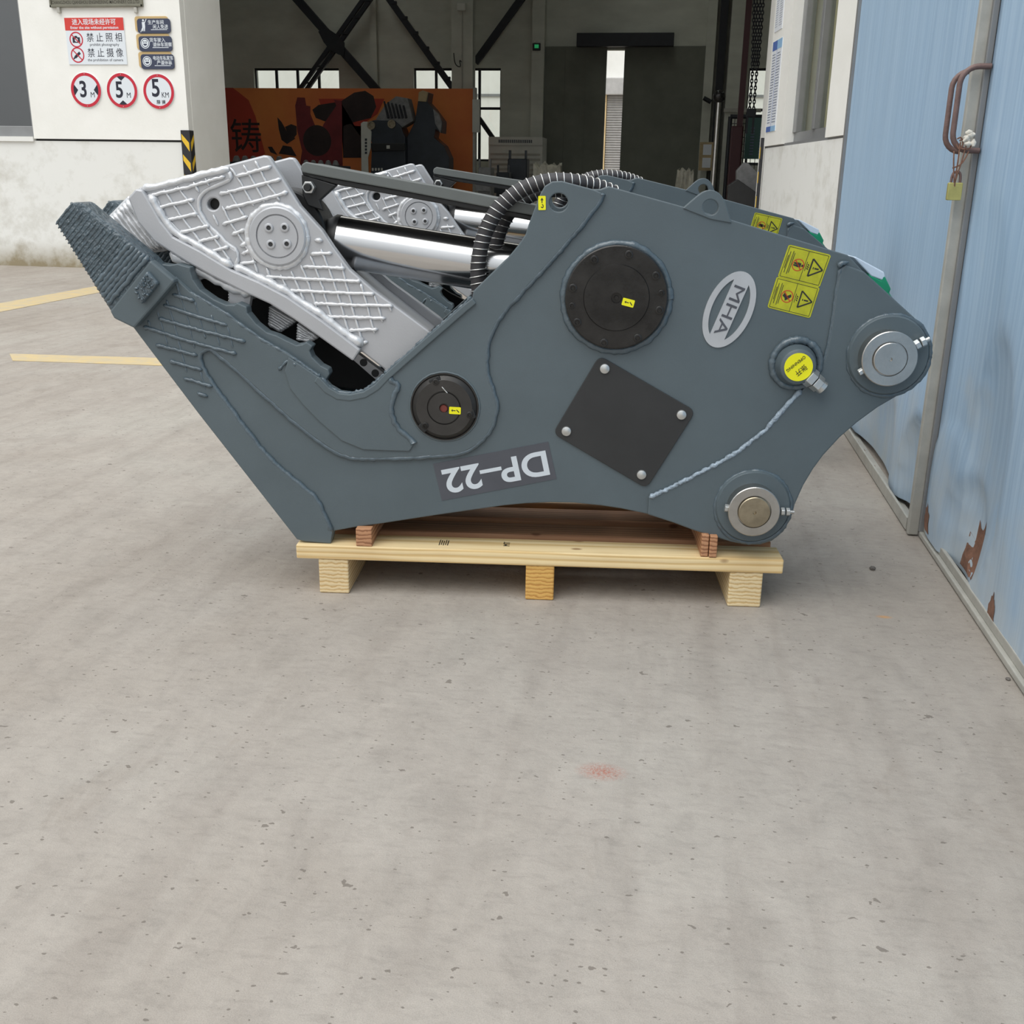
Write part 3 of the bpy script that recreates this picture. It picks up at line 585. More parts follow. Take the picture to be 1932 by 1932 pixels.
# far side plate and the plates that tie both sides together
far = [p for p in P(TIP+[(373.7, 780), (258.6, 628), (300, 545), (328, 522)]+JAW_TOP+UU_+RIGHT, VD)]
MB().prism(far, .43, .458, [HOLE]).build('side_plate', 'paint', root, bevel=.003)
def strip(name, pts, thick, v0, v1, m='paint'):
    p = [Vector(q) for q in P(pts, VD)]; q = []
    for i in range(len(p)):
        t = (p[min(i+1, len(p)-1)]-p[max(i-1, 0)]).normalized(); q.append(p[i]+Vector((-t.y, t.x))*thick)
    return MB().prism([tuple(a) for a in p]+[tuple(a) for a in q[::-1]], v0, v1).build(name, m, root)
strip('jaw_floor', [(268, 626), (320, 692), (380, 772), (470, 888), (566, 1012)], .025, VK, .43)
strip('cross_plate', [(1150, 357), (1382, 421), (1566, 476), (1598, 487)], -.02, VK, .43)
strip('cross_plate', [(1605, 492), (1675, 560), (1728, 608)], -.02, VK, .43)
strip('cross_plate', [(640, 1000), (830, 969), (950, 952), (1038, 946), (1134, 952)], .02, VK, .43)
strip('cross_plate', [(1171, 957), (1270, 982), (1379, 1018)], .02, VK, .43)
# scalloped liner rising behind the jaw edge
SC = [(279, 485.7), (300, 497), (320.7, 500), (335, 497.4), (346.6, 501), (359.5, 504), (359.5, 513), (364.7, 528), (377.6, 546.6), (403.5, 564.7), (426.8, 575), (442, 575), (447.5, 571), (465.6, 579), (467, 590.6), (483.7, 611), (504, 627), (522.5, 633), (540, 642), (559, 651), (571, 649), (578, 645), (590, 653), (584, 662), (589, 673.7), (605.6, 690), (619.7, 697), (622, 706), (612, 722)]
lin_ = SC+[(540, 690), (494, 660), (424, 610), (359, 570), (300, 540)]
MB().prism(P(lin_, VB+.01), VB+.008, VK+.025).build('liner_plate', 'paint', root, bevel=.003)
MB().prism(P(lin_, VB+.01), .37, .42).build('liner_plate', 'paint', root, bevel=.003)
# crosshatch of hard-facing beads on the lower jaw
z5 = lambda q: Z((80, 280), 3.864, q)
for q in ([(945, 1065), (1110, 1115)], [(880, 1140), (1110, 1220), (1345, 1290)], [(845, 1240), (1150, 1325), (1480, 1410)], [(735, 1300), (1050, 1400), (1415, 1500)], [(825, 1430), (1130, 1510)], [(925, 1550), (1165, 1615)], [(1030, 1675), (1240, 1735)], [(1130, 1780), (1205, 1810)]):
    bead('weld_bead', P3(z5(q), VD-.001), .0052, 'paint_weld', root)
for q in ([(965, 940), (1000, 1060)], [(905, 1100), (960, 1280)], [(840, 1190), (915, 1440)], [(770, 1250), (790, 1310)], [(990, 1040), (1060, 1240), (1110, 1460)], [(1110, 1110), (1190, 1390)], [(1230, 1210), (1295, 1440)], [(1350, 1300), (1390, 1460)], [(960, 1280), (1055, 1640)], [(1150, 1620), (1190, 1760)]):
    bead('weld_bead', P3(z5(q), VD+.0015), .0035, 'paint_weld', root)
# ---- jaw tip tooth built up in weld layers, and its twin on the far side
def tip_tooth(dv):
    t = MB().prism(P([(103, 418.5), (133, 382), (151, 381), (279, 486), (318, 530), (252, 619), (208, 588)], -.02), -.02+dv, .06+dv).build('tip_tooth', 'paint_rough', root, bevel=.008)
    A, B, C_, D = Vector((133, 384)), Vector((282, 490)), Vector((104, 421)), Vector((206, 580))
    n = 22
    for i in range(n):
        s = (i+.35)/n; a = A.lerp(B, s); b = C_.lerp(D, s); r = .0036 if i < n-6 else .0075; off = .0 if i < n-6 else -.001
        top = [L(a.x, a.y-1.5, .055)+Vector((0, dv, 0)), L(a.x, a.y, -.02)+Vector((0, dv, 0))]
        m_ = [L(*(a.lerp(b, k/4)), -.0185+off)+Vector((0, dv, 0)) for k in range(5)]
        bead('weld_layer', [top[0]]+m_, r, 'paint_rough' if i < n-6 else 'paint_weld', t, .008, .3 if i < n-6 else .2, 6)
    return t
t0 = tip_tooth(0); tip_tooth(.235)
MB().prism(P(z5([(785, 815), (955, 958), (962, 975), (668, 1312), (520, 1240), (490, 1185)]), -.024), -.024, VD).build('tooth_collar', 'paint', root, bevel=.005)
pad = MB().prism(P(z5([(660, 1040), (760, 890), (845, 985), (720, 1140)]), -.04), -.042, -.02).build('weld_pad', 'paint_weld', root, bevel=.006)
for i in range(60):
    a, b = random.random(), random.random(); q0, q1, q2, q3 = [Vector(k) for k in z5([(672, 1040), (755, 905), (835, 985), (722, 1125)])]
    p = q0.lerp(q1, a).lerp(q3.lerp(q2, a), b); c = L(p.x, p.y, -.043)
    bead('weld_blob', [c, c+Vector((random.uniform(-.008, .008), 0, random.uniform(-.008, .008)))], .0032, 'paint_weld', pad, .003, .3, 5)
# ---- upper jaw (silver)
VS = .085
SJ = [(262.5, 354), (497, 293), (505, 293.5), (511, 300.7), (566.5, 388.7), (608.7, 435), (629, 466), (660, 508), (707, 549), (743, 575), (808, 623), (880, 700), (890, 790), (840, 850), (775, 830), (735, 760), (725, 697), (681, 663), (672, 672), (556, 592), (468, 546), (385, 502), (313, 462), (268, 425), (246, 370)]
jh = P(circ((402, 385), 11, 20), VS)
uj = MB().prism(P(SJ, VS), VS, VS+.03, [jh]).build('upper_jaw', 'silver', root, bevel=.005); uj['label'] = 'silver moving jaw with grid of raised weld beads'
MB().prism(P(SJ, VS), .35, .38).build('jaw_cheek', 'silver', uj, bevel=.005)
def sstrip(pts, thick, v0, v1, nm='jaw_web', m='silver'):
    p = [Vector(q) for q in P(pts, VS)]; q = []
    for i in range(len(p)):
        t = (p[min(i+1, len(p)-1)]-p[max(i-1, 0)]).normalized(); q.append(p[i]+Vector((-t.y, t.x))*thick)
    return MB().prism([tuple(a) for a in p]+[tuple(a) for a in q[::-1]], v0, v1).build(nm, m, uj, bevel=.003)
sstrip([(300, 352), (400, 326), (470, 308)], -.02, VS+.03, .35)
sstrip([(270, 400), (313, 450), (385, 490), (468, 534), (556, 580), (672, 660), (720, 695)], .025, VS+.03, .35)
sstrip([(650, 520), (700, 562), (800, 640)], -.02, VS+.03, .35)
# thick flange along the biting edge
FI = [(270, 358), (279, 372), (305, 417), (328, 446), (378, 472), (437, 508), (490, 531), (543, 559), (610, 605), (681, 659)]
FO = [(667, 681), (610, 640), (556, 602), (510, 573), (468, 554), (400, 520), (355, 495), (321, 474), (292, 455), (262, 420), (243, 373), (258, 356)]
MB().prism(P(FI+FO, VS-.02), VS-.028, VS).build('edge_flange', 'silver', uj, bevel=.005)
bead('weld_seam', P3([(x+3, y-5) for x, y in FI[1:5]+[(411, 493)]+FI[5:6]], VS-.015), .0105, 'silver_weld', uj, .012, .2, 8)
bead('weld_seam', P3([(x+3, y-6) for x, y in FI[5:]], VS-.008), .0115, 'silver_weld', uj, .012, .2, 8)
bead('weld_seam', P3([(268, 358), (330, 343), (400, 326), (432, 319)], VS-.008), .009, 'silver_weld', uj, .012, .16, 8)
bead('weld_seam', P3([(322, 476), (355, 498), (400, 524), (445, 547), (474, 556)], VS+.0), .013, 'silver_weld', uj, .014, .2, 8)
# raised cheek plate at the jaw tip, ending in the S-shaped edge by the hole
CK = [(262.5, 356), (427, 314), (431, 322), (437, 338), (412, 347), (388, 359), (376, 371), (373, 385), (377, 402), (388, 420), (410, 442), (429, 461), (447, 473), (449, 486), (443, 505)]
MB().prism(P(CK+[(437, 504), (378, 470), (328, 444), (305, 415), (279, 370)], VS-.008), VS-.009, VS).build('cheek_plate', 'silver', uj, bevel=.005)
bead('weld_seam', P3(chaikin(CK[2:], 1), VS-.003), .0065, 'silver_weld', uj, .01, .1, 7, flat=.9)
H5 = [[(760, 350), (1050, 285), (1330, 205)], [(815, 440), (1105, 370)], [(875, 530), (1135, 475)], [(1000, 615), (1220, 565)], [(1130, 685), (1290, 640)], [(1220, 755), (1360, 715)]]
H5b = [[(1410, 205), (1540, 170), (1670, 130)], [(1285, 335), (1500, 285), (1740, 225)], [(1330, 440), (1560, 385), (1790, 320)], [(1310, 555), (1500, 495)], [(1380, 630), (1480, 590)], [(1440, 710), (1500, 690)], [(1450, 770), (1520, 745)], [(1440, 835), (1560, 830)]]
V5 = [[(820, 340), (890, 490), (1010, 620)], [(885, 300), (1000, 480), (1100, 610), (1190, 735)], [(985, 275), (1090, 430), (1240, 640), (1370, 820)], [(1100, 240), (1140, 320)], [(1185, 215), (1215, 275)]]
V5b = [[(1370, 140), (1420, 210), (1480, 310), (1540, 420)], [(1465, 120), (1530, 230), (1620, 390)], [(1550, 90), (1640, 260), (1730, 380)], [(1350, 300), (1430, 430), (1470, 500)], [(1310, 420), (1380, 560), (1450, 660), (1530, 790), (1570, 910)], [(1245, 485), (1280, 560)]]
for q in H5: bead('weld_bead', P3(z5(q), VS-.0115), .0052, 'silver_weld', uj)
for q in V5: bead('weld_bead', P3(z5(q), VS-.0105), .0034, 'silver_weld', uj)
for q in H5b: bead('weld_bead', P3(z5(q), VS-.0025), .0052, 'silver_weld', uj)
for q in V5b: bead('weld_bead', P3(z5(q), VS-.0015), .0034, 'silver_weld', uj)
z6 = lambda q: Z((500, 280), 3.864, q)
for q in ([(360, 670), (420, 675)], [(330, 770), (490, 765)], [(270, 860), (585, 875)], [(0, 935), (350, 955), (700, 970)], [(170, 1035), (480, 1050), (800, 1060)], [(355, 1130), (640, 1142), (935, 1150)], [(440, 1225), (880, 1240)], [(610, 1325), (825, 1320)], [(700, 1420), (750, 1410)]):
    bead('weld_bead', P3(z6(q), VS-.0025), .0052, 'silver_weld', uj)
z8 = lambda q: Z((440, 470), 6.0375, q)
for q in ([(380, 215), (440, 375)], [(540, 290), (610, 445)], [(660, 250), (740, 430), (810, 590)], [(770, 180), (860, 400), (930, 600), (960, 700)], [(880, 80), (940, 230), (1020, 440), (1060, 600), (1150, 850)], [(1000, 0), (1110, 280), (1180, 480), (1230, 650), (1320, 970)], [(1230, 160), (1280, 380), (1330, 560), (1380, 760), (1470, 1040)], [(1450, 390), (1520, 620), (1560, 780), (1610, 960)], [(1610, 530), (1650, 650), (1700, 830)], [(1780, 640), (1800, 710)], [(1310, 920), (1325, 975)]):
    bead('weld_bead', P3(z8(q), VS-.0015), .0036, 'silver_weld', uj)
# silver tip, ribbed in weld layers, set between the cheeks
MB().prism(P([(246, 368), (203, 412), (228, 440), (276, 478), (312, 474), (330, 470), (300, 420)], .14), .125, .33).build('jaw_tip', 'silver_weld', uj, bevel=.006)
ra, rb = [(247, 372), (240, 377), (233, 384), (227, 390), (221, 396), (215, 402), (209, 408), (205, 413)], [(312, 468), (303, 470), (296, 471), (288, 473), (281, 475), (275, 477), (262, 468), (250, 458)]
for a, b in zip(ra, rb): bead('weld_layer', P3([a, ((a[0]+b[0])/2-2, (a[1]+b[1])/2), b], .122), .0085, 'silver_weld', uj, .011, .2, 7)
# cutting teeth between the jaws
def tooth(quad, v0, v1, m, n, dirn):
    t = MB().prism(P(quad, v0), v0, v1).build('jaw_tooth', m, uj, bevel=.004); q = [Vector(k) for k in quad]
    for i in range(n):
        s = (i+.5)/n; a, b = q[0].lerp(q[3], s), q[1].lerp(q[2], s)
        bead('weld_layer', P3([a, b], v0-.001), .0055, m, t, .008, .25, 6)
tooth([(508, 577), (559, 607), (530, 627), (506, 612)], .16, .3, 'silver_weld', 7, 0)
tooth([(561, 609), (601, 638), (585, 645), (559, 642)], .13, .24, 'silver_weld', 6, 0)
tooth([(431, 541), (472, 556), (465, 570), (431, 570)], .1, .2, 'silver_weld', 5, 0)
# black sheet standing for the shade inside the throat
MB().prism(P([(352, 505), (430, 530), (520, 590), (620, 660), (725, 715), (690, 745), (620, 735), (500, 650), (420, 600), (350, 560)], .24), .3, .33).build('throat_shade', 'black_matte', root)
MB().prism(P([(340, 488), (400, 520), (445, 543), (474, 556), (470, 580), (440, 590), (400, 585), (370, 560), (352, 525)], VS+.005), VS+.004, VS+.03, [P([(373, 530), (384, 526), (400, 528), (424, 541), (431, 548), (432, 571), (416, 569), (396, 558), (381, 545)], VS+.005)]).build('jaw_liner', 'silver', uj, bevel=.003)
sl = MB().prism(P([(668, 678), (676, 666), (728, 705), (718, 722)], .18), .17, .2).build('slot_plate', 'silver', uj)
for c in ((686, 684), (708, 704)):
    k = L(c[0], c[1], .17); MB().lathe((k.x, .17, k.z), [(.011, .004), (.011, -.001)], 20).build('slot_hole', 'black_matte', uj)
kh = L(402, 385, VS); MB().lathe((kh.x, VS+.031, kh.z), [(.02, 0), (.02, .02), (.001, .02)], 20).build('hole_shade', 'black_matte', uj)  # black cup behind the hole, standing for the dark inside the jaw
# jaw pin boss with four bolts
def socket_bolt(name, c, v, r, h, m, parent):
    k = L(c[0], c[1], v-h); return MB().lathe((k.x, v, k.z), [(r, .002), (r, -h*.8), (r*.88, -h), (r*.55, -h), (r*.45, -h*.2), (.0005, -h*.2)], 18).build(name, m, parent, smooth=50)
def ring_bead(name, c, R, v, r, m, parent, n=70, wob=.2):
    k = L(c[0], c[1], v); q = []
    for i in range(n+1): a = 2*math.pi*i/n; rr = R*(1+random.uniform(-.006, .006)); q.append((k.x+rr*math.cos(a), v, k.z+rr*math.sin(a)))
    q[-1] = q[0]; return MB().tube(q, [r*(1+random.uniform(-wob, wob)) for _ in range(n)]+[r], 8, cap=False).build(name, m, parent, smooth=70)
jc = (523, 446); k = L(*jc, VS-.018); R = rpx(jc, 53.5, VS-.018); ri = rpx(jc, 38.8, VS-.018)
pb = MB().lathe((k.x, VS, k.z), [(R, .004), (R, -.015), (R-.004, -.018), (ri+.002, -.018), (ri+.001, -.012), (ri-.001, -.012), (ri-.002, -.017), (.001, -.017)], 64).build('jaw_pin_cap', 'silver', uj, smooth=35)
ring_bead('weld_seam', jc, R+.003, VS-.001, .010, 'silver_weld', uj)
for c in z5([(1648, 580), (1763, 577), (1662, 700), (1780, 697)]): socket_bolt('cap_bolt', c, VS-.0165, rpx(jc, 8.3, VS), .005, 'silver', uj); kq_ = L(c[0], c[1], VS-.021); MB().prism(circ((kq_.x, kq_.z), rpx(jc, 4.6, VS), 6), VS-.019, VS-.0175).build('socket_shade', 'black_matte', uj)  # black hexagons stand for the shade in the bolt recesses
# ---- hydraulic cylinder: chrome rod, black eye, guard bar, hoses
VC = .23
A, B = L(640, 456, VC), L(1080, 526, VC)
ax = (B-A).normalized(); cyl = MB().tube([A, A+ax*.012, B], .0715, 56).build('cylinder_rod', 'chrome', root, smooth=40)
MB().tube([A-ax*.09, A-ax*.03, A-ax*.012, A], [.045, .06, .0735, .0735], 40).build('rod_neck', 'black_paint', root, smooth=50)
kk = L(545, 438, VC); MB().lathe((kk.x, VC, kk.z), [(.115, .07), (.12, .065), (.12, -.065), (.115, -.07)], 48).build('rod_eye', 'black_paint', root, smooth=40)
kk = A-ax*.06; bead('weld_bead', [kk+Vector((-.01, -.055, .02)), kk+Vector((0, -.06, -.02)), kk+Vector((.01, -.055, .0))], .008, 'blackened', root, .006, .4)
VG = .13
gf = MB().prism(P([(567, 318), (569, 310), (577, 305.5), (710, 330.5), (836, 352.5), (953, 375.5), (1040, 393), (1040, 413), (999, 405.5), (927, 392.6), (759, 360), (624, 335.6), (569, 325)], VG), VG, VG+.02).build('cylinder_guard', 'guard_paint', root, bevel=.003)
MB().prism(P([(569, 323), (624, 335), (759, 359), (927, 391), (1040, 413), (1040, 424), (924, 401), (759, 371), (638, 349), (571, 330)], VG+.012), VG+.01, VG+.2).build('shaded_guard_web', 'black_paint', gf, bevel=.003)  # under-plate coloured black for the shade below the guard bar
MB().prism(P([(571, 312), (577, 307), (953, 377), (1040, 394), (1040, 400), (571, 320)], VG+.02), VG+.02, VG+.2).build('guard_top', 'guard_paint', gf, bevel=.003)
MB().prism(P([(570, 329), (572, 368), (582, 388), (612, 398), (604, 378), (636, 349)], VG+.02), VG+.012, VG+.04).build('guard_bracket', 'black_paint', gf, bevel=.003)
kk = L(583.3, 353.5, VG); rn = rpx((583, 353), 12, VG)
MB().prism(circ((kk.x, kk.z), rn, 6), VG-.012, VG+.012).build('guard_nut', 'zinc', gf, bevel=.002)
MB().lathe((kk.x, VG, kk.z), [(rn*.6, 0), (rn*.6, -.022), (rn*.5, -.025), (.001, -.025)], 24).build('guard_bolt', 'black_paint', gf, smooth=50)
def hose(pxs, v, r, name):
    q = chaikin([tuple(L(x, y, v+dv)) for x, y, dv in pxs], 3); h = MB().tube(q, r, 20).build(name, 'rubber', root, smooth=60)
    pts = [Vector(p) for p in q]; d = [0]
    for a, b in zip(pts, pts[1:]): d.append(d[-1]+(b-a).length)
    tot = d[-1]; pitch = .0182; n = int(tot/pitch*14); co_ = []; nrm = None; i = 0
    for k in range(n+1):
        s = tot*k/n
        while i < len(d)-2 and d[i+1] < s: i += 1
        f = (s-d[i])/(d[i+1]-d[i]); c = pts[i].lerp(pts[i+1], f); t = (pts[i+1]-pts[i]).normalized()
        if nrm is None: nrm = t.cross(Vector((0, 1, 0))).normalized()
        nrm = (nrm-t*nrm.dot(t)).normalized(); bn = t.cross(nrm); a = 2*math.pi*s/pitch
        co_.append(c+(nrm*math.cos(a)+bn*math.sin(a))*(r+.0015))
    MB().tube(co_, .0016, 5).build('spring_wire', 'wire', h, smooth=80)
hose([(906, 575, 0), (902, 530, 0), (901, 505, 0), (906, 470, 0), (916, 435, 0), (936, 397, 0), (964, 370, 0), (998, 350, 0), (1042, 340, .0), (1083, 343, .0), (1121, 350, .02), (1160, 366, .04)], .11, .0205, 'hose')
hose([(930, 540, 0), (930, 500, 0), (935, 460, 0), (947, 420, 0), (968, 390, 0), (1000, 366, 0), (1042, 356, 0), (1083, 358, 0), (1125, 366, 0), (1160, 380, 0)], .2, .0205, 'hose')
# ---- big pivot cover
bc = (1163, 562); v0 = -.006; R = rpx(bc, 97, v0); k = L(*bc, v0); rin = rpx(bc, 62, v0)
pc = MB().lathe((k.x, VB, k.z), [(R, .0), (R, v0-VB+.002), (R-.003, v0-VB), (rin+.001, v0-VB), (rin-.001, v0-VB-.004), (rin-.006, v0-VB-.004), (.014, v0-VB-.004), (.013, v0-VB+.006), (.006, v0-VB+.006), (.005, v0-VB), (.0005, v0-VB)], 72).build('pivot_cover', 'blackened', root, smooth=30)
ring_bead('weld_seam', bc, R+.005, VB-.001, .0105, 'paint_weld', root, 80)
z7 = lambda q: Z((880, 280), 3.45, q)
for c in z7([(832, 725), (1058, 692), (1234, 830), (1257, 1055), (1115, 1236), (895, 1267), (721, 1133), (693, 910)]): socket_bolt('cover_bolt', c, v0, rpx(bc, 8, v0), .004, 'blackened', pc)
for c in z7([(687, 1025), (1269, 942)]): socket_bolt('cover_bolt', c, v0, rpx(bc, 6, v0), .003, 'blackened', pc)
def ytag(c, wpx, hpx, ang, v, parent, kind):
    k = L(*c, v); s = rpx(c, 1, v); a = math.radians(ang)
    t = MB().prism(rotp(rrect(-wpx/2*s, -hpx/2*s, wpx/2*s, hpx/2*s, 1.5*s, 3), a, (k.x, k.z)), v-.0012, v).build('yellow_tag', 'yellow', parent)
    pr = MB(); W_, H_ = wpx*s, hpx*s
    if kind == 'grease':
        for poly in ([(-.32, 0), (-.2, .14), (-.2, .04), (.05, .04), (.05, -.04), (-.2, -.04), (-.2, -.14)], [(.1, .06), (.34, -.2), (.38, -.12), (.16, .12)]):
            pr.prism(rotp([(x*W_, y*H_*1.4) for x, y in poly], a, (k.x, k.z)), v-.0016, v-.0012)
    else:
        pr.prism(rotp([(-.06*W_, .0), (.06*W_, .0), (.06*W_, .2*H_), (.2*W_, .2*H_), (0, .38*H_), (-.2*W_, .2*H_), (-.06*W_, .2*H_)], a, (k.x, k.z)), v-.0016, v-.0012)
        hk = [(.02*W_+.2*W_*math.cos(t), -.22*H_+.14*H_*math.sin(t)) for t in [math.radians(200+i*22) for i in range(13)]]
        hi = [(.02*W_+.1*W_*math.cos(t), -.22*H_+.07*H_*math.sin(t)) for t in [math.radians(200+i*22) for i in range(13)]]
        pr.prism(rotp(hk+hi[::-1], a, (k.x, k.z)), v-.0016, v-.0012)
    pr.build('tag_print', 'print_black', t)
ytag(z7([(1053, 1004)])[0], 23, 14, -13, v0-.005, pc, 'grease')
ytag((1022.6, 383), 14, 25.5, 2, VD-.0005, root, 'hook')
# ---- lower pivot cover
lc = (839, 767.5); v1 = VD+.002; k = L(*lc, v1); R = rpx(lc, 64, v1); rin = rpx(lc, 30, v1)
lp = MB().lathe((k.x, VD, k.z), [(R, .002), (R, -.004), (R*.97, -.004), (R*.96, .0), (R*.84, -.012), (R*.82, -.014), (rin+.003, -.014), (rin+.002, -.009), (rin, -.009), (rin-.001, -.015), (.013, -.015), (.012, -.006), (.0005, -.006)], 72).build('pivot_pin_cap', 'cap_dark', root, smooth=30)
ring_bead('cap_rim', lc, R+.002, VD, .003, 'paint', root, 80, .02)
kk = L(837, 771, VD-.008); MB().lathe((kk.x, VD-.006, kk.z), [(.012, .001), (.01, -.003), (.004, -.0035), (.0005, -.003)], 14).build('grease_nipple', 'red_oxide', lp, smooth=50)
for c in ((822, 721), (885.6, 783), (802, 803.6)):
    kk = L(c[0], c[1], VD-.012); MB().prism(rotp(rrect(-.016, -.013, .016, .013, .005), random.random(), (kk.x, kk.z)), VD-.0135, VD-.004).build('bolt_seat', 'black_paint', lp, bevel=.002)
    socket_bolt('cap_bolt', c, VD-.0135, .009, .004, 'blackened', lp)
kk = L(833, 729, VD-.013); bead('wire_stub', [kk, kk+Vector((.01, 0, -.012)), kk+Vector((.019, 0, -.021))], .0016, 'wire', lp, .004)
ytag((858.4, 774.6), 22, 13.5, -2, VD-.015, lp, 'grease')
# ---- square access cover
SQ = [(1131, 671), (1313, 776), (1220, 922), (1043, 818)]
c0 = Vector((sum(p[0] for p in P(SQ, .016))/4, sum(p[1] for p in P(SQ, .016))/4)); sq = [Vector(p) for p in P(SQ, .016)]; q = []
for i in range(4):
    a, b, c = sq[i-1], sq[i], sq[(i+1) % 4]; da, dc = (a-b).normalized(), (c-b).normalized()
    for t in range(6):
        f = t/5; p = b+da*.022*(1-f)**2+dc*.022*f**2; q.append((p.x, p.y))
ac = MB().prism(q, .016, VB).build('access_cover', 'black_matte', root, bevel=.0015)
for c in ((1141, 696), (1286, 783), (1068.5, 814), (1210.5, 896)):
    kk = L(c[0], c[1], .012); MB().lathe((kk.x, .016, kk.z), [(.0135, .0), (.0135, -.003), (.0125, -.005), (.006, -.0072), (.0005, -.0078)], 24).build('dome_bolt', 'zinc', ac, smooth=40)
# ---- oval badge
bcx = (1375.6, 584.6); k = L(*bcx, VB-.003); s = rpx(bcx, 1, VB); ang = math.radians(70)      # long axis direction
def ell(a, b, n=56): return [(a*math.cos(2*math.pi*i/n), b*math.sin(2*math.pi*i/n)) for i in range(n)]
def crescent(sgn):
    a, b, h = 62*s, 33*s, 15*s; t0 = math.asin(h/b); q = [(a*math.cos(t), sgn*b*math.sin(t)) for t in [t0+(math.pi-2*t0)*i/20 for i in range(21)]]
    return q
bd = MB().prism(rotp(ell(75*s, 44*s), ang, (k.x, k.z)), VB-.004, VB, [rotp(crescent(1), ang, (k.x, k.z)), rotp(crescent(-1), ang, (k.x, k.z))]).build('oval_badge', 'badge', root)
text('badge_letters', 'MHA', 31*s, 'decal', bd, (k.x, VB-.0046, k.z), ang+math.pi, bold=.0, sx=1.5)
# ---- model number sticker
ST = [(817, 875), (1034.5, 833.5), (1050, 903.4), (833.8, 944.7)]
st = MB().prism(P(ST, VB-.001), VB-.0012, VB).build('model_sticker', 'decal', root)
cc = (sum(p[0] for p in ST)/4, sum(p[1] for p in ST)/4); k = L(cc[0]+2, cc[1]-1, VB); p0, p1 = Vector(L2(*ST[0], VB)), Vector(L2(*ST[1], VB))
text('model_number', 'DP–22', 66*rpx(cc, 1, VB), 'white_print', st, (k.x, VB-.0016, k.z), math.atan2((p1-p0).y, (p1-p0).x)+math.pi, bold=.002, sx=1.13)
# ---- warning stickers
def warning(cor, fig):
    q = [Vector(p) for p in P(cor, VB-.001)]; e1, e2 = q[1]-q[0], q[3]-q[0]
    M = lambda a, b: tuple(q[0]+e1*a+e2*b); asp = e1.length/e2.length
    t = MB().prism([M(a, b) for a, b in rrect(0, 0, 1, 1, .06)], VB-.0012, VB).build('warning_sticker', 'sticker_yellow', root)
    bl = MB(); rd = MB(); v0_, v1_ = VB-.0016, VB-.0012
    def ln(x0, y0, x1, y1, w_, b=bl):
        a, c = Vector((x0*asp, y0)), Vector((x1*asp, y1)); n = Vector((-(c-a).y, (c-a).x)).normalized()*w_/2
        b.prism([M(p.x/asp, p.y) for p in (a+n, c+n, c-n, a-n)], v0_, v1_)
    for (x0, y0, x1, y1) in ((.04, .05, .96, .05), (.96, .05, .96, .95), (.96, .95, .04, .95), (.04, .95, .04, .05), (.5, .05, .5, .95)): ln(x0, y0, x1, y1, .014)
    T = [(.93, .5), (.645, .235), (.645, .765)]
    for i in range(3): ln(*T[i], *T[(i+1) % 3], .045)
    ln(.7, .5, .72, .5, .06); ln(.74, .5, .84, .5, .045)
    for b_ in (.44, .5, .56): ln(.565, b_-.02, .6, b_+.02, .03)
    for a_, y0, y1 in ((.54, .36, .64), (.2, .2, .8), (.165, .15, .85), (.1, .18, .82), (.075, .3, .7)): ln(a_, y0, a_, y1, .018)
    n = 26; ci = [(.355+.14*math.cos(2*math.pi*i/n), .515+.14*asp*math.sin(2*math.pi*i/n)) for i in range(n)]; cj = [(.355+.12*math.cos(2*math.pi*i/n), .515+.12*asp*math.sin(2*math.pi*i/n)) for i in range(n)]
    rd.prism([M(*p) for p in ci], v0_, v1_, [[M(*p) for p in cj]])
    if fig == 0:      # standing figure
        bl.prism([M(*p) for p in [(.25, .46), (.36, .44), (.42, .45), (.42, .57), (.36, .58), (.25, .56), (.25, .52), (.34, .515), (.25, .5)]], v0_, v1_)
        bl.prism([M(.455+.025*math.cos(2*math.pi*i/10), .51+.04*math.sin(2*math.pi*i/10)) for i in range(10)], v0_, v1_)
    else:             # fleeing figure
        bl.prism([M(*p) for p in [(.28, .42), (.35, .5), (.43, .42), (.45, .5), (.38, .6), (.33, .66), (.31, .58), (.25, .52)]], v0_, v1_)
    ln(.26, .38, .45, .65, .035, rd)
    bl.build('warning_print', 'print_black', t); rd.build('prohibition_mark', 'print_red', t)
warning([(1488.4, 461), (1568.4, 481), (1548.4, 541), (1467, 522.5)], 0)
warning([(1465.6, 521.7), (1547, 542.5), (1527.7, 602), (1447.5, 580)], 1)
# ---- hydraulic port
oc = (1506.5, 692.6); vf = VB-.045; k = L(*oc, vf); R = rpx(oc, 34, vf)
op = MB().lathe((k.x, VB, k.z), [(R*1.22, .0), (R*1.16, -.014), (R*1.02, -.03), (R, -.042), (R*.95, -.045), (.001, -.045)], 48).build('hydraulic_port', 'paint', root, smooth=60)
kb = (1502, 686); ring_bead('weld_seam', kb, rpx(kb, 45, VB), VB-.004, .01, 'paint_weld', root, 60)
ry = rpx(oc, 27, vf); MB().lathe((k.x, vf, k.z), [(ry, 0), (ry, -.0012), (.001, -.0012)], 48).build('port_sticker', 'yellow', op)
ta = math.radians(222); dx = Vector((math.cos(ta+math.pi/2), math.sin(ta+math.pi/2)))
text('port_print', '张开', 12.5*s, 'print_black', op, (k.x+dx.x*.010, vf-.0018, k.z+dx.y*.010), ta)
text('port_print', 'OPENNING', 8*s, 'print_black', op, (k.x-dx.x*.012, vf-.0018, k.z-dx.y*.012), ta, sx=1.05)
f0, f1 = L(1524, 708, VB-.03), L(1556, 735, VB-.03); fd = (f1-f0).normalized()
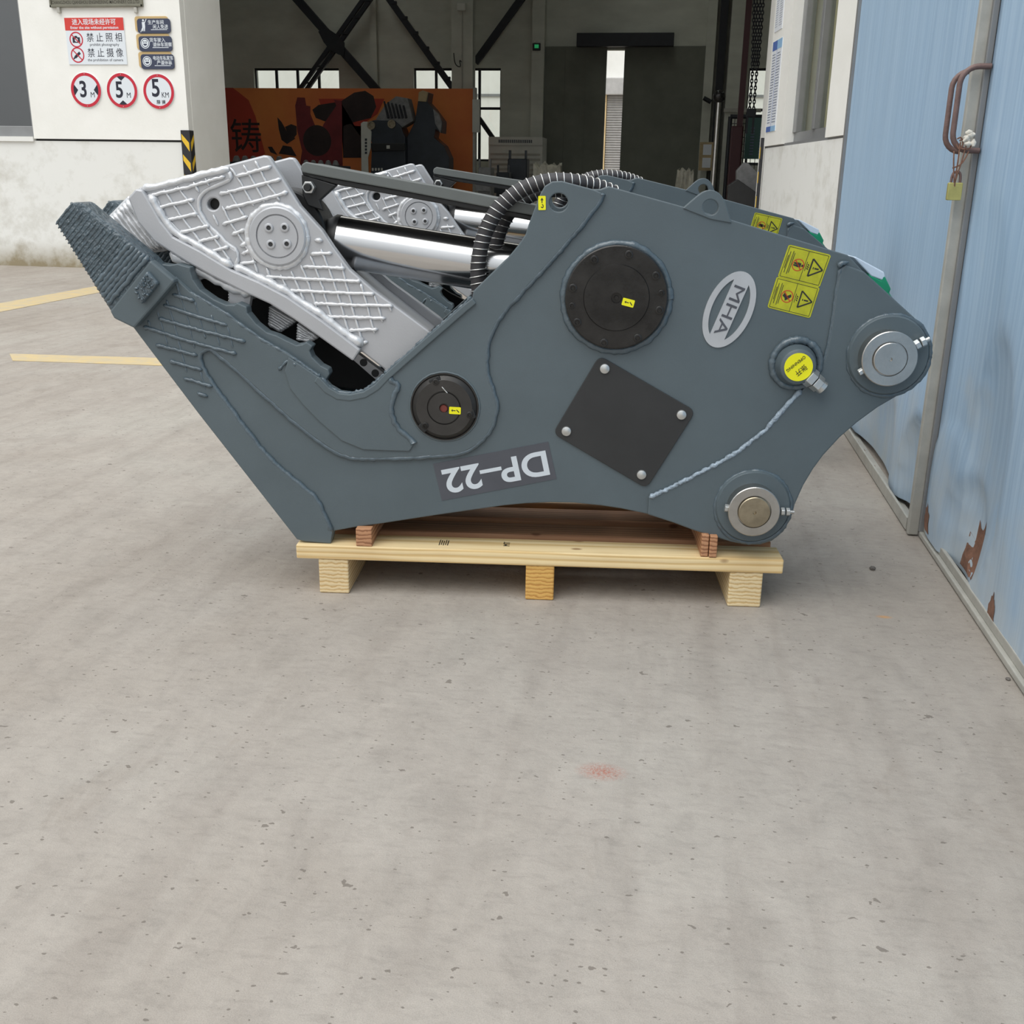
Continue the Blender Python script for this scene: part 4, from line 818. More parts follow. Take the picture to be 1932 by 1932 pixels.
def hexbar(a, b, r, nm, m, parent):
    d = (b-a).normalized(); n1 = d.cross(Vector((0, 1, 0))).normalized(); n2 = d.cross(n1); vs = []
    for c in (a, b):
        for i in range(6): t = math.pi/3*i; vs.append(c+n1*r*math.cos(t)+n2*r*math.sin(t))
    return MB().add(vs, [tuple(range(6)), tuple(range(11, 5, -1))]+[(i, (i+1) % 6, 6+(i+1) % 6, 6+i) for i in range(6)]).build(nm, m, parent, bevel=.0015)
hexbar(f0, f0+fd*.02, .026, 'fitting_nut', 'zinc', op); hexbar(f0+fd*.023, f0+fd*.043, .023, 'fitting_nut', 'zinc', op)
MB().tube([f0+fd*.04, f0+fd*.055], .018, 24).build('fitting_end', 'zinc', op, smooth=40)
# ---- mounting pins
def pin(c, Rp, rp, wc, Rw, m2, nuts):
    v_f = -.04; vb = -.0; k = L(*c, v_f); R = rpx(c, Rp, v_f); r = rpx(c, rp, v_f)
    kb = L(*wc, vb); Rb = rpx(wc, Rw, vb)
    bo = MB().lathe((kb.x, VB, kb.z), [(Rb*1.04, 0), (Rb*1.0, -.018), (Rb*.97, -.022), (.001, -.022)], 64).build('pin_boss', 'paint', root, smooth=50)
    ring_bead('weld_seam', wc, Rb*1.02, VD+.003, .007, 'paint_weld', root, 70, .25)
    rg = MB().lathe((k.x, 0, k.z), [(R, .004), (R, v_f+.002), (R-.002, v_f), (r+.002, v_f), (r+.0015, v_f+.008), (r, v_f+.008)], 64).build('pin_collar', 'steel', root, smooth=35)
    MB().lathe((k.x, 0, k.z), [(r-.001, 0), (r-.001, v_f-.004), (r-.003, v_f-.006), (.005, v_f-.006), (.004, v_f-.001), (.0003, v_f-.001)], 56).build('mounting_pin', m2, rg, smooth=35)
    for a, b, rr in nuts:
        hexbar(L(*a, -.022), L(*b, -.022), rr, 'lock_nut', 'zinc', rg)
    return rg
g1 = pin((1679, 677.5), 53, 32.5, (1677, 671), 76, 'steel', [((1726, 653), (1735, 648), .014), ((1737, 647), (1746, 643), .014), ((1620, 704), (1630, 698), .010)])
MB().tube([L(1744, 644, -.022), L(1754, 639, -.022)], .006, 12).build('lock_stud', 'steel', g1)
g2 = pin((1423, 966), 49, 31, (1421, 957), 70, 'steel_dull', [((1367, 958), (1374, 959), .0115), ((1473, 965), (1480, 965), .012), ((1483, 965.5), (1490, 965.5), .012)])
MB().tube([L(1489, 966, -.022), L(1498, 966.5, -.022)], .0055, 12).build('lock_stud', 'steel', g2)
# ---- lifting lug on the top edge
z3 = lambda q: Z((860, 0), 3.116, q)
LG = z3([(1335, 1225), (1420, 1152), (1450, 1130), (1475, 1120), (1498, 1117), (1522, 1121), (1545, 1133), (1566, 1155), (1585, 1190), (1622, 1312), (1500, 1290)])
MB().prism(P(LG, VB-.004), VB-.004, VB+.018, [P(circ((1340.7, 391), 15, 26), VB-.004)]).build('lifting_lug', 'paint', root, bevel=.002)
# ---- green strap and film on the end
MB().prism(P([(1637, 516), (1662, 528), (1664, 519), (1670, 521), (1682, 546), (1678, 552), (1690, 570), (1650, 545)], .1), .1, .3).build('end_cap', 'green_plastic', root, bevel=.004)
MB().prism(P([(1606, 484), (1612, 484), (1664, 512), (1666, 520), (1662, 528), (1640, 520)], .12), .1, .3).build('plastic_film', 'film', root, bevel=.003)
tag(root, 'slate grey pulverizer with silver jaw, on the front pallet, its oval badge unobstructed', 'pulverizer')
def copy_tree(o, parent=None):
    c = o.copy(); COL.objects.link(c); c.parent = parent
    for ch in list(o.children): copy_tree(ch, c)
    return c
r2 = copy_tree(root); r2.location = (-.996, 4.206, .0048); r2.rotation_euler = (0, -.0251, .1064)
tag(r2, 'second slate grey pulverizer standing behind the first, mostly hidden by it', 'pulverizer')
# ================================================================== PALLET AND SMALL THINGS
def pbox(a, b): return MB().box(a, b)
ZB0, ZB1 = .105, .147
def pallet(loc, th, label, dz=0):
    p = empty('wooden_pallet', loc, (0, 0, th))
    for (x0, x1, m) in ((.062, .148, 'pine_block'), (.657, .738, 'pine_warm'), (1.232, 1.325, 'pine_block')):
        pbox((x0, .0, 0), (x1, .75, ZB0)).build('runner', m, p, bevel=.004)
    for i, (y0, y1, z1, m, x0, x1) in enumerate(((-.004, .105, ZB1, 'pine', 0, 1.378), (.148, .25, ZB1, 'plank_brown_shaded', .02, 1.37), (.3, .41, ZB1, 'plank_brown_shaded', .01, 1.375), (.47, .58, ZB1, 'plank_brown', .02, 1.37), (.645, .75, ZB1, 'pine', .01, 1.37))):  # middle planks brown, the third darkened to stand for shade under the machine
        pbox((x0, y0, ZB0), (x1, y1, z1)).build('plank', m, p, bevel=.004)
    return tag(p, label, 'pallet')
pl = pallet(ORG, TH, 'pale pine pallet with block runners under the machine in front')
for i in range(5): pbox((.405+i*.006, .03+.003*(i % 2), ZB1), (.4075+i*.006, .075-.004*(i % 3), ZB1+.0006)).build('ink_stamp', 'print_black', pl)
text('ink_stamp', 'MT', .026, 'print_black', pl, (.60, .055, ZB1+.0006), math.radians(90), upright=False)
pallet((-.996, 4.206, 0), .1064, 'pine pallet under the second machine, in the shade behind the first')
def batten(u0, u1, v0, v1, z1, label, shift=0):
    o = pbox((0, 0, 0), (u1-u0, v1-v0, z1-ZB1-.004)).build('timber_batten', 'batten_wood', bevel=.003)
    o.location = ORG+UU*u0+VV*v0+Vector((0, 0, ZB1)); o.rotation_euler = (0, 0, TH+shift); return tag(o, label, 'timber')
a = L(672, 1030, 0).x; b = L(702, 1030, 0).x
batten(a, b, -.002, .6, L(690, 995, 0).z, 'short brown timber batten wedged under the jaw end of the machine')
a = L(1322, 1046, 0).x
batten(a, a+.0205, .0, .6, L(1322, 1006, 0).z, 'thin reddish timber batten on the pallet, inner one of the pair under the pin end')
batten(a+.0225, a+.044, -.004, .6, L(1335, 1008, 0).z, 'thin reddish timber batten on the pallet, outer one of the pair under the pin end')
# ---- padlock, wire and rag on the door handles
def W(x, y, Y): return onY(x, y, Y)
yk = 3.50
pk = empty('padlock', W(1798, 378, yk)); c = W(1798, 378, yk); c0 = c.copy()
MB().prism(rrect(-.021, 0, .021, .052, .004), -.009, .009).build('lock_body', 'brass', pk, bevel=.002)
MB().tube(chaikin([(-.013, 0, .05), (-.013, 0, .07), (-.008, 0, .083), (.008, 0, .083), (.013, 0, .07), (.013, 0, .05)], 2), .004, 10).build('shackle', 'brown_bar', pk, smooth=60)
tag(pk, 'old brass padlock hanging from rusty wire below the door handles', 'padlock')
wr = MB()
for q in ([(1812, 268), (1808, 300), (1804, 325), (1801, 352)], [(1824, 270), (1816, 300), (1806, 330), (1800, 350)], [(1800, 285), (1799, 310), (1800, 345)], [(1810, 265), (1822, 262), (1834, 275), (1826, 283), (1812, 280)], [(1797, 317), (1812, 312), (1822, 298), (1828, 285)], [(1806, 262), (1814, 258), (1818, 272), (1810, 284), (1804, 272)]):
    wr.tube(chaikin([tuple(W(x, y, yk-.008)) for x, y in q], 2), .0022, 6)
tag(wr.build('binding_wire', 'rust', smooth=60), 'rusty wire wound round the brown door handles', 'wire')
rg_ = MB()
for i in range(9):
    x, y = 1828+random.uniform(-7, 9), 262+random.uniform(-12, 12); c = W(x, y, yk-.012); d = Vector((random.uniform(-1, 1), random.uniform(-.3, .3), random.uniform(-1, 1)))*.012
    rg_.tube([c-d, c, c+d], [.004, .009, .003], 8)
tag(rg_.build('rag_knot', 'cloth', smooth=60), 'white rag knotted on the rusty wire by the door handles', 'rag')
sw = MB()
for i in range(26):
    y = random.uniform(3.7, 5.0); c = Vector((random.uniform(.848, .866), y, .016)); d = Vector((random.uniform(-.004, .004), random.uniform(-1, 1)*.02, random.uniform(0, .012)))
    sw.tube([c-d*.6+Vector((0, 0, .002)), c+Vector((0, 0, .004)), c+d], [.002, .004, .0015], 5)
so_ = sw.build('swarf', 'rust', smooth=60); tag(so_, 'brown leaves and swarf caught in the blue door rail', 'debris'); so_['kind'] = 'stuff'
# ---- pebbles and grit on the yard
for (x, y, r, lb) in ((1646, 1075, .0095, 'grey pebble lying alone on the concrete near the blue door'), (1902, 1283, .006, 'small pebble on the concrete beside the near end of the door rail'), (1498, 967, .0, ''), (1792, 1098, .005, 'tiny brown pebble at the foot of the door rail')):
    if not r: continue
    c = onZ(x, y); b = bmesh.new(); bmesh.ops.create_icosphere(b, subdivisions=2, radius=r)
    for v in b.verts: v.co *= 1+random.uniform(-.18, .18); v.co.z *= .7
    me = bpy.data.meshes.new('pebble'); b.to_mesh(me); b.free(); me.materials.append(MATS['stone']); o = bpy.data.objects.new('pebble', me); COL.objects.link(o); o.location = (c.x, c.y, r*.55); tag(o, lb, 'pebble')
# ---- signs on the white wall
YS = YW-.02
def S2(x, y): p = onY(x, y, YS); return (p.x, p.z)
def sign(pts, name, m, label, cat='sign', t=.012, grp=None):
    c = (sum(p[0] for p in pts)/len(pts), min(p[1] for p in pts)); o = empty(name, (c[0], YS, c[1])); tag(o, label, cat, grp)
    b = MB().prism([(p[0]-c[0], p[1]-c[1]) for p in pts], -t, 0).build('board', m, o, bevel=.003); return o, c, b
def rel(o, c, x, y): p = S2(x, y); return (p[0]-c[0], p[1]-c[1])
# brass nameplate cut by the top of the frame
zt = S2(185, 14)[1]; x0, x1 = S2(97, 10)[0], S2(271, 10)[0]
o, c, b = sign([(x0, zt), (x1, zt), (x1, zt+.5), (x0, zt+.5)], 'company_nameplate', 'plate_metal', 'tarnished metal company nameplate above the red and white notice', t=.03)
for q in ((x0, zt, x1, zt+.025), (x0, zt, x0+.02, zt+.5), (x1-.02, zt, x1, zt+.5), (x0, zt+.475, x1, zt+.5)): MB().box((q[0]-c[0], -.042, q[1]-c[1]), (q[2]-c[0], -.03, q[3]-c[1])).build('plate_frame', 'plate_metal', o, bevel=.003)
tx = rel(o, c, 182, 5); text('nameplate_text', 'CHANGZHOU QIANSHOU ENGINEERING MACHINERY CO.,LTD', .05, 'plate_text', o, (tx[0], -.0305, tx[1]), 0, sx=.76, bold=.0005)
for px in (113, 258): q = rel(o, c, px, 18); MB().box((q[0]-.018, -.04, q[1]-.04), (q[0]+.018, 0, q[1]+.02)).build('standoff', 'galv', o, bevel=.004)
# red and white notice
x0, z1 = S2(119, 34); x1, z0 = S2(241, 122)
o, c, b = sign([(x0+.02, z0), (x1, z0), (x1, z1), (x0+.02, z1)], 'prohibition_notice', 'sign_white', 'white notice with red header and two no-photography symbols')
xa, xb = x0+.02-c[0], x1-c[0]; zz = z1-c[1]; hd = (S2(180, 34)[1]-S2(180, 58)[1])
MB().box((xa, -.0135, zz-hd), (xb, -.0121, zz)).build('header_print', 'sign_red2', o)
cx = (xa+xb)/2; H_ = z1-z0
text('header_text', '进入现场未经许可', hd*.52, 'sign_white', o, (cx, -.014, zz-hd*.37), 0, bold=.001, sx=.98)
text('header_text', 'Enter the site without permission', hd*.29, 'sign_white', o, (cx, -.014, zz-hd*.79), 0, sx=1.13, bold=.0008)
for (py, t1, t2, kind) in ((72, '禁止照相', 'prohibit photography', 0), (101, '禁止摄像', 'the prohibition of camera', 1)):
    q = rel(o, c, 198+kind*2, py); text('notice_text', t1[0]+' '+t1[1]+' '+t1[2]+' '+t1[3], .104, 'sign_dark', o, (q[0], -.0125, q[1]), 0, bold=.0, sx=.9)
    q = rel(o, c, 198+kind*2, py+12.5); text('notice_text', t2, .041, 'sign_dark', o, (q[0], -.0125, q[1]), 0, sx=1.05)
    q = rel(o, c, 145+kind*2.5, py+3); R = .085; rd = MB().prism(circ(q, R, 36), -.0135, -.0121, [circ(q, R*.84, 36)]); rd.prism(rotp([(-R*.9, -R*.07), (R*.9, -R*.07), (R*.9, R*.07), (-R*.9, R*.07)], math.radians(-45), q), -.0141, -.0133); rd.build('symbol_ring', 'sign_red', o)
    cm = MB()
    if kind == 0: cm.prism([(q[0]+a*R, q[1]+b_*R) for a, b_ in ((-.55, -.4), (.55, -.4), (.55, .3), (.2, .3), (.12, .48), (-.2, .48), (-.28, .3), (-.55, .3))], -.0131, -.0121, [circ((q[0], q[1]-.05*R), R*.24, 20)])
    else: cm.prism(rotp([(-R*.5, -R*.18), (R*.5, -R*.18), (R*.5, R*.18), (-R*.5, R*.18)], math.radians(38), q), -.0131, -.0121).prism(rotp([(-R*.8, -R*.1), (-R*.5, -R*.1), (-R*.5, R*.1), (-R*.8, R*.1)], math.radians(38), q), -.0131, -.0121)
    cm.build('symbol_camera', 'sign_dark', o)
# three navy plaques
PLQ = ((254, 31, 324, 63, '生产车间', '闲人免进', 'slashed person'), (257, 64, 327, 97, '货车驶入', '请停车观察', 'smiling face'), (261, 98, 331, 131, '电动车私家车', '严谨停靠', 'smiling face'))
LBP = ('navy plaque with a slashed walking figure, topmost of three with tan edges', 'navy plaque with a round face symbol, middle of three with tan edges', 'navy plaque with a round face symbol, lowest of three with tan edges')
for i, (xa, ya, xb, yb, t1, t2, sym) in enumerate(PLQ):
    p0, p1 = S2(xa, ya), S2(xb, yb); w_, h_ = p1[0]-p0[0], p0[1]-p1[1]
    o = empty('wall_plaque', (p0[0], YS, p1[1])); tag(o, LBP[i], 'sign')
    MB().prism(rrect(0, h_*.1, w_*.93, h_, .03), -.01, 0).build('tan_board', 'sign_gold', o, bevel=.002)
    MB().prism(rrect(w_*.07, 0, w_, h_*.86, .035), -.02, -.01).build('navy_board', 'sign_navy', o, bevel=.002)
    text('plaque_text', t1, .05, 'sign_white', o, (w_*(.6 if i < 2 else .70), -.0205, h_*.62), bold=.0004, sx=1 if i < 2 else .85)
    text('plaque_text', t2, .05, 'sign_white', o, (w_*(.72 if i < 1 else .73), -.0205, h_*.36), bold=.0004, sx=.95)
    MB().box((w_*.45, -.0208, h_*.19), (w_*.9, -.02, h_*.225)).build('underline', 'sign_white', o)
    q = (w_*.25, h_*.45); sy_ = MB()
    if i == 0:
        sy_.prism(circ((q[0], q[1]+.055), .012, 12), -.0212, -.02).prism([(q[0]-.018, q[1]+.038), (q[0]+.018, q[1]+.038), (q[0]+.02, q[1]-.01), (q[0]+.012, q[1]-.06), (q[0]+.002, q[1]-.06), (q[0], q[1]-.015), (q[0]-.008, q[1]-.06), (q[0]-.02, q[1]-.06), (q[0]-.016, q[1])], -.0212, -.02)
        sy_.prism(rotp([(-.08, -.004), (.08, -.004), (.08, .004), (-.08, .004)], math.radians(60), q), -.0216, -.0211)
    else:
        sy_.prism(circ(q, .056, 30), -.0212, -.02, [circ(q, .048, 30)]); sy_.prism(circ(q, .04, 30), -.0212, -.02, [circ((q[0]-.014, q[1]+.014), .008, 8), circ((q[0]+.014, q[1]+.014), .008, 8), [(q[0]-.026, q[1]-.004), (q[0]+.026, q[1]-.004), (q[0]+.014, q[1]-.024), (q[0]-.014, q[1]-.024)]])
    sy_.build('symbol', 'sign_white', o)
# round limit signs
for i, (px, py, big, sm_, lb) in enumerate(((163.5, 170, '3', 'M', 'round red-rimmed width limit sign reading 3 M'), (231.5, 171, '5', 'M', 'round red-rimmed height limit sign reading 5 M'), (300.5, 173, '5', 'KM', 'round red-rimmed speed limit sign reading 5 KM'))):
    q = S2(px, py); R = .193; o = empty('limit_sign', (q[0], YS, q[1])); tag(o, lb, 'sign')
    MB().prism(circ((0, 0), R, 56), -.015, 0).build('board', 'sign_white', o, bevel=.002)
    MB().prism(circ((0, 0), R-.001, 56), -.0165, -.0151, [circ((0, 0), R*.82, 56)]).build('red_rim', 'sign_red', o)
    dx = .06 if i else .03
    text('sign_number', big, .25 if i < 2 else .27, 'sign_dark', o, (-.035, -.0155, .0 if i < 2 else .03), bold=.005, sx=.85)
    text('sign_unit', sm_, .085, 'sign_dark', o, (.08, -.0155, -.055 if i < 2 else -.04), bold=.0, sx=.9 if i < 2 else .8)
    tr = MB()
    if i == 0:
        for s in (-1, 1): MB().prism([(s*R*.84, .08), (s*R*.52, 0), (s*R*.84, -.08)], -.0162, -.0151).build('arrow', 'sign_dark', o)
    elif i == 1:
        for s in (-1, 1): MB().prism([(.065, s*R*.84), (0, s*R*.56), (-.065, s*R*.84)], -.0162, -.0151).build('arrow', 'sign_dark', o)
    else: text('sign_unit', '限 速', .05, 'sign_dark', o, (.02, -.0155, -.12), bold=.001)
    for s in (-1, 1): MB().lathe((0, -.0165, s*R*.92), [(.006, .001), (.005, -.003), (.0005, -.0035)], 10).build('screw', 'zinc', o)
# striped corner guards
def guard(x, y, z0, z1, label, flip=1, sgn=-1):
    o = empty('corner_guard', (x, y, z0)); h = z1-z0; w_ = .1; t = .012
    MB().box((-w_, -t, 0), (t, 0, h)).build('front_strip', 'hazard_black', o); MB().box((0, 0, 0), (t, w_, h)).build('side_strip', 'hazard_black', o)
    k = 0
    while h-.24-k*.23 > 0:
        zb = h-.24-k*.23
        MB().add([(-w_+.008, -t-.001, zb+.13), (-.003, -t-.001, zb), (-.003, -t-.001, zb+.1), (-w_+.008, -t-.001, zb+.2)], [(0, 1, 2, 3)]).build('yellow_stripe', 'hazard_yellow', o)
        MB().add([(t+.001, .003, zb), (t+.001, w_-.005, zb+.13), (t+.001, w_-.005, zb+.2), (t+.001, .003, zb+.1)], [(0, 1, 2, 3)]).build('yellow_stripe', 'hazard_yellow', o)
        k += 1
    return tag(o, label, 'corner guard')
guard(XC, YW-.02, .3, onY(358, 246, YW).z, 'black rubber corner guard with yellow chevrons on the left wall corner')
gz = onY(1437, 260, 12.46).z
o = empty('corner_guard', (P1.x-.012, P1.y, .3)); MB().box((-.02, .0, 0), (.012, .09, gz-.3)).build('side_strip', 'hazard_black', o)
for k in range(5): MB().box((-.024, .005, .06+k*.26), (-.0195, .085, .18+k*.26)).build('yellow_stripe', 'hazard_yellow', o)
tag(o, 'yellow and black corner guard on the right wall corner below the posted notice', 'corner guard')
# notices on the right wall
def wnotice(pxs, name, label, rows, blue):
    q = [sW(*p) for p in pxs]; x0, x1 = min(p[0] for p in q), max(p[0] for p in q); z1, z0 = max(p[1] for p in q), min(p[1] for p in q)
    o = empty(name, P1+dW*x0+Vector((0, 0, z0)), (0, 0, aW)); w_, h_ = x1-x0, z1-z0; f = lambda a, b, c_, d, t0, t1: MB().box((a, min(sy*t0, sy*t1), b), (c_, max(sy*t0, sy*t1), d))
    f(0, 0, w_, h_, 0, .006).build('sheet', 'paper', o)
    if blue:
        f(0, h_*.9, w_*.5, h_, .006, .0075).build('header_print', 'paper_blue', o); f(w_*.5, h_*.9, w_, h_, .006, .0075).build('header_print', 'paper_sky', o)
        f(0, 0, w_*.5, h_*.06, .006, .0075).build('footer_print', 'paper_blue', o); f(w_*.5, 0, w_, h_*.06, .006, .0075).build('footer_print', 'paper_sky', o); f(w_*.49, h_*.06, w_*.505, h_*.9, .006, .0072).build('fold_line', 'paper_blue', o)
    b = MB()
    for i in range(rows):
        z = h_*(.1+.78*i/rows)
        for a, c_ in ((.06, .42), (.55, .95)):
            b.add([(w_*a, sy*.0073, z), (w_*(a+(c_-a)*random.uniform(.5, 1)), sy*.0073, z), (w_*(a+(c_-a)*.98), sy*.0073, z+h_*.008), (w_*a, sy*.0073, z+h_*.008)], [(0, 1, 2, 3)])
    b.build('text_lines', 'paper_text', o); return tag(o, label, 'notice')
wnotice([(1446, 250), (1478, 70)], 'wall_notice', 'posted paper notice with blue header and footer on the white wall', 26, True)
wnotice([(1462, 62), (1484, -40)], 'wall_notice', 'crumpled white paper notice above the blue-edged one', 16, False)
# ---- banner and things inside the workshop
YN = 24.0
N2 = lambda x, y: (lambda p: (p.x, p.z))(onY(x, y, YN))
b0, b1 = N2(425, 166), N2(893, 166)
bn = empty('banner_wall', ((b0[0]+b1[0])/2, YN, 0)); cxn = (b0[0]+b1[0])/2
tag(bn, 'long orange printed banner stretched on a stand inside the workshop', 'banner')
MB().box((b0[0]-1.5-cxn, 0, .05), (b1[0]-cxn, .08, b0[1])).build('banner_cloth', 'orange', bn)
MB().box((b1[0]-cxn, -.05, 0), (b1[0]+.06-cxn, .12, b0[1]+.02)).build('banner_post', 'galv', bn)
zz2 = lambda q: [(lambda p: (p[0]-cxn, p[1]))(N2(*k)) for k in Z((420, 0), 3.864, q)]
def prt(pts, m, t=-.006): MB().prism(zz2(pts), t, 0).build('banner_print', m, bn)
prt([(-60, 640), (75, 640), (190, 730), (240, 850), (310, 1120), (200, 1200), (-60, 1200)], 'banner_red', -.003)
prt([(700, 720), (1180, 720), (1130, 830), (1000, 920), (760, 900)], 'banner_red', -.003)
prt([(400, 855), (430, 890), (470, 960), (530, 1010), (470, 1050), (430, 1020), (410, 940)], 'banner_black')
prt([(455, 925), (500, 905), (540, 920), (540, 980), (510, 1020), (480, 985)], 'banner_black', -.004)
prt([(330, 1070), (360, 1070), (400, 1130), (350, 1110)], 'banner_black'); prt([(410, 1120), (440, 1060), (500, 1070), (540, 1140), (480, 1130)], 'banner_black')
prt([(655, 800), (700, 765), (860, 740), (960, 675), (1040, 662), (1100, 700), (1120, 780), (1080, 860), (960, 890), (880, 920), (880, 1150), (1010, 1150), (1010, 1000), (940, 905), (760, 890), (680, 860)], 'banner_black')
prt([(530, 770), (545, 710), (600, 712), (610, 770), (640, 775), (640, 830), (700, 980), (740, 900), (830, 770), (810, 725), (870, 735), (875, 1230), (560, 1230), (580, 1100), (545, 950)], 'banner_maroon', -.008)
kq = zz2([(690, 1025)])[0]; MB().lathe((kq[0], -.008, kq[1]), [(.33, .002), (.33, -.004), (.18, -.004), (.15, -.002), (.001, -.002)], 30).build('banner_print', 'banner_black', bn)
tz = zz2([(172, 1010)])[0]; text('banner_text', '铸', .78, 'banner_black', bn, (tz[0], -.004, tz[1]), 0, sx=1.0, bold=.002)
MB().box((b1[0]+.0-cxn, -.1, N2(880, 250)[1]), (b1[0]+.16-cxn, -.05, N2(880, 188)[1])).build('leaflet_holder', 'white_panel', bn)
# dark coupler standing before the banner
YM = 22.5
M2 = lambda q: [(lambda p: (p.x, p.z))(onY(x, y, YM)) for x, y in Z((420, 0), 3.864, q)]
base = M2([(1250, 1300)])[0]; mc = empty('machine_coupler', (base[0], YM, 0)); tag(mc, 'dark machine attachment with two round pins standing before the orange banner', 'machine')
def mp_(q, m, y0, y1, nm): return MB().prism([(a-base[0], 0 if r_[1] >= 1480 else b) for (a, b), r_ in zip(M2(q), q)], y0, y1).build(nm, m, mc, bevel=.01)
mp_([(1060, 890), (1110, 875), (1255, 880), (1300, 920), (1330, 1000), (1340, 1480), (1060, 1480), (1090, 1050)], 'machine_dark', -.02, .5, 'side_plate')
mp_([(1012, 900), (1030, 888), (1060, 888), (1090, 960), (1085, 1080), (1065, 1150), (1075, 1480), (1015, 1480)], 'white_panel', -.05, -.02, 'pale_plate')
mp_([(1110, 870), (1180, 760), (1260, 700), (1345, 715), (1365, 800), (1385, 880), (1300, 930)], 'cast_grey', .05, .4, 'valve_block')
mp_([(1390, 880), (1410, 740), (1420, 670), (1450, 655), (1490, 670), (1480, 740), (1525, 790), (1590, 880), (1585, 970), (1540, 940), (1530, 1000), (1600, 1060), (1640, 1150), (1640, 1480), (1340, 1480), (1330, 1000)], 'machine_dark', .15, .6, 'rear_arm')
mp_([(1525, 790), (1570, 830), (1590, 890), (1580, 970), (1540, 900)], 'cast_grey', .1, .15, 'polished_claw')
mp_([(1415, 735), (1420, 670), (1450, 655), (1490, 670), (1475, 740)], 'cardboard', .1, .15, 'bare_tip')
for cc_ in ((1088, 915), (1237, 905)):
    q = M2([cc_])[0]; MB().lathe((q[0]-base[0], -.02, q[1]), [(.085, 0), (.085, -.05), (.055, -.05), (.05, -.02), (.001, -.02)], 28).build('pin_ring', 'steel_dull', mc, smooth=40)
mp_([(1085, 1045), (1330, 1045), (1335, 1100), (1090, 1105)], 'black_paint', -.06, -.02, 'clamp_band'); mp_([(1200, 1060), (1225, 1060), (1225, 1085), (1200, 1085)], 'white_panel', -.065, -.06, 'label_plate')
for k in range(4): mp_([(1090+k*22, 1225), (1104+k*22, 1225), (1104+k*22, 1245), (1090+k*22, 1245)], 'white_panel', -.03, -.02, 'label_plate')
for k in range(6): mp_([(1170+k*28, 740+k*6), (1180+k*28, 735+k*6), (1215+k*26, 860), (1200+k*26, 865)], 'dark_steel', .0, .05, 'hose_loop')
for k in range(5): mp_([(1042, 1010+k*24), (1058, 1010+k*24), (1058, 1027+k*24), (1042, 1027+k*24)], 'machine_dark', -.053, -.05, 'plate_mark')
# cast teeth piled in front of the banner
def heap(x0, x1, yp, Y, n, label):
    z = onY((x0+x1)/2, yp, Y).z
    a, b = onY(x0, yp, Y).x, onY(x1, yp, Y).x
    cr = tag(MB().box((a-.1, Y-.3, 0), (b+.1, Y+.4, z-.1)).build('parts_crate', 'machine_dark', bevel=.02), label+' crate of castings', 'crate')
    for i in range(n):
        x = a+(b-a)*(i+.5)/n; s = (b-a)/n*.7; o = MB().add([(-s*.6, -s*.5, 0), (s*.6, -s*.5, 0), (s*.7, s*.5, 0), (-s*.7, s*.5, 0), (-s*.3, -s*.3, s*.9), (s*.25, -s*.3, s), (s*.3, s*.3, s*.95), (-s*.3, s*.3, s)], [(0, 3, 2, 1), (4, 5, 6, 7), (0, 1, 5, 4), (1, 2, 6, 5), (2, 3, 7, 6), (3, 0, 4, 7)]).build('cast_tooth', 'cast_grey', bevel=.02)
        o.location = (x, Y, z-.1); o.rotation_euler = (0, 0, random.uniform(-.15, .15)); tag(o, 'grey cast tooth on top of the %s crate' % label, 'casting', 'teeth on the %s crate' % label)
heap(438, 535, 296, 20.5, 6, 'long dark'); heap(570, 640, 302, 20.0, 5, 'short dark')
# bracing, columns, fittings on the back wall
def beam(px0, px1, wpx, Y, name, m, parent, base=(0, 0, 0), t=.1):
    a, b = onY(*px0, Y), onY(*px1, Y); d = (b-a).normalized(); n = Vector((-d.z, 0, d.x))*(wpx*Y/2057/2)
    return MB().prism([(p.x-base[0], p.z-base[2]) for p in (a+n, b+n, b-n, a-n)], 0, t).build(name, m, parent)
YX = 26.6
br = empty('cross_brace', (0, YX, 0)); tag(br, 'black steel X brace against the back wall above the banner', 'brace')
beam((548, -15), (712, 172), 15, YX, 'brace_bar', 'dark_steel', br); beam((694, -15), (562, 172), 7.5, YX, 'brace_bar', 'dark_steel', br); beam((707, -15), (575, 172), 7.5, YX, 'brace_bar', 'dark_steel', br)
gq = [(lambda p: (p.x, p.z))(onY(x, y, YX)) for x, y in Z((420, 0), 3.864, [(700, 230), (770, 210), (830, 250), (890, 310), (890, 410), (850, 400), (780, 360), (740, 310)])]
MB().prism(gq, -.03, 0).build('gusset', 'dark_steel', br)
for k in range(6):
    t = (k+.5)/6; a = onY(700+(568-700)*t, -15+187*t, YX); MB().box((a.x-.07, -.02, a.z-.02), (a.x+.16, .02, a.z+.02)).build('batten_plate', 'dark_steel', br)
b2 = empty('cross_brace', (0, YX, 0)); tag(b2, 'single black steel brace slanting down to the pale column', 'brace'); beam((724, -15), (856, 170), 11, YX, 'brace_bar', 'dark_steel', b2)
for k in range(6):
    t = (k+.7)/6.5; a = onY(724+132*t, -15+185*t, YX); MB().box((a.x-.0, -.02, a.z-.03), (a.x+.13, .05, a.z+.03)).build('batten_plate', 'dark_steel', b2)
b3 = empty('cross_brace', (0, YX, 0)); tag(b3, 'black steel brace rising from the pale column towards the doors', 'brace'); beam((896, 118), (992, -15), 13, YX, 'brace_bar', 'dark_steel', b3)
b4 = empty('cross_brace', (0, YX, 0)); tag(b4, 'black steel brace end across the tall window beside the banner', 'brace'); beam((893, 208), (935, 268), 8, YX, 'brace_bar', 'dark_steel', b4)
yc = 26.0; xa, xb = onY(852, 100, yc).x, onY(892, 100, yc).x
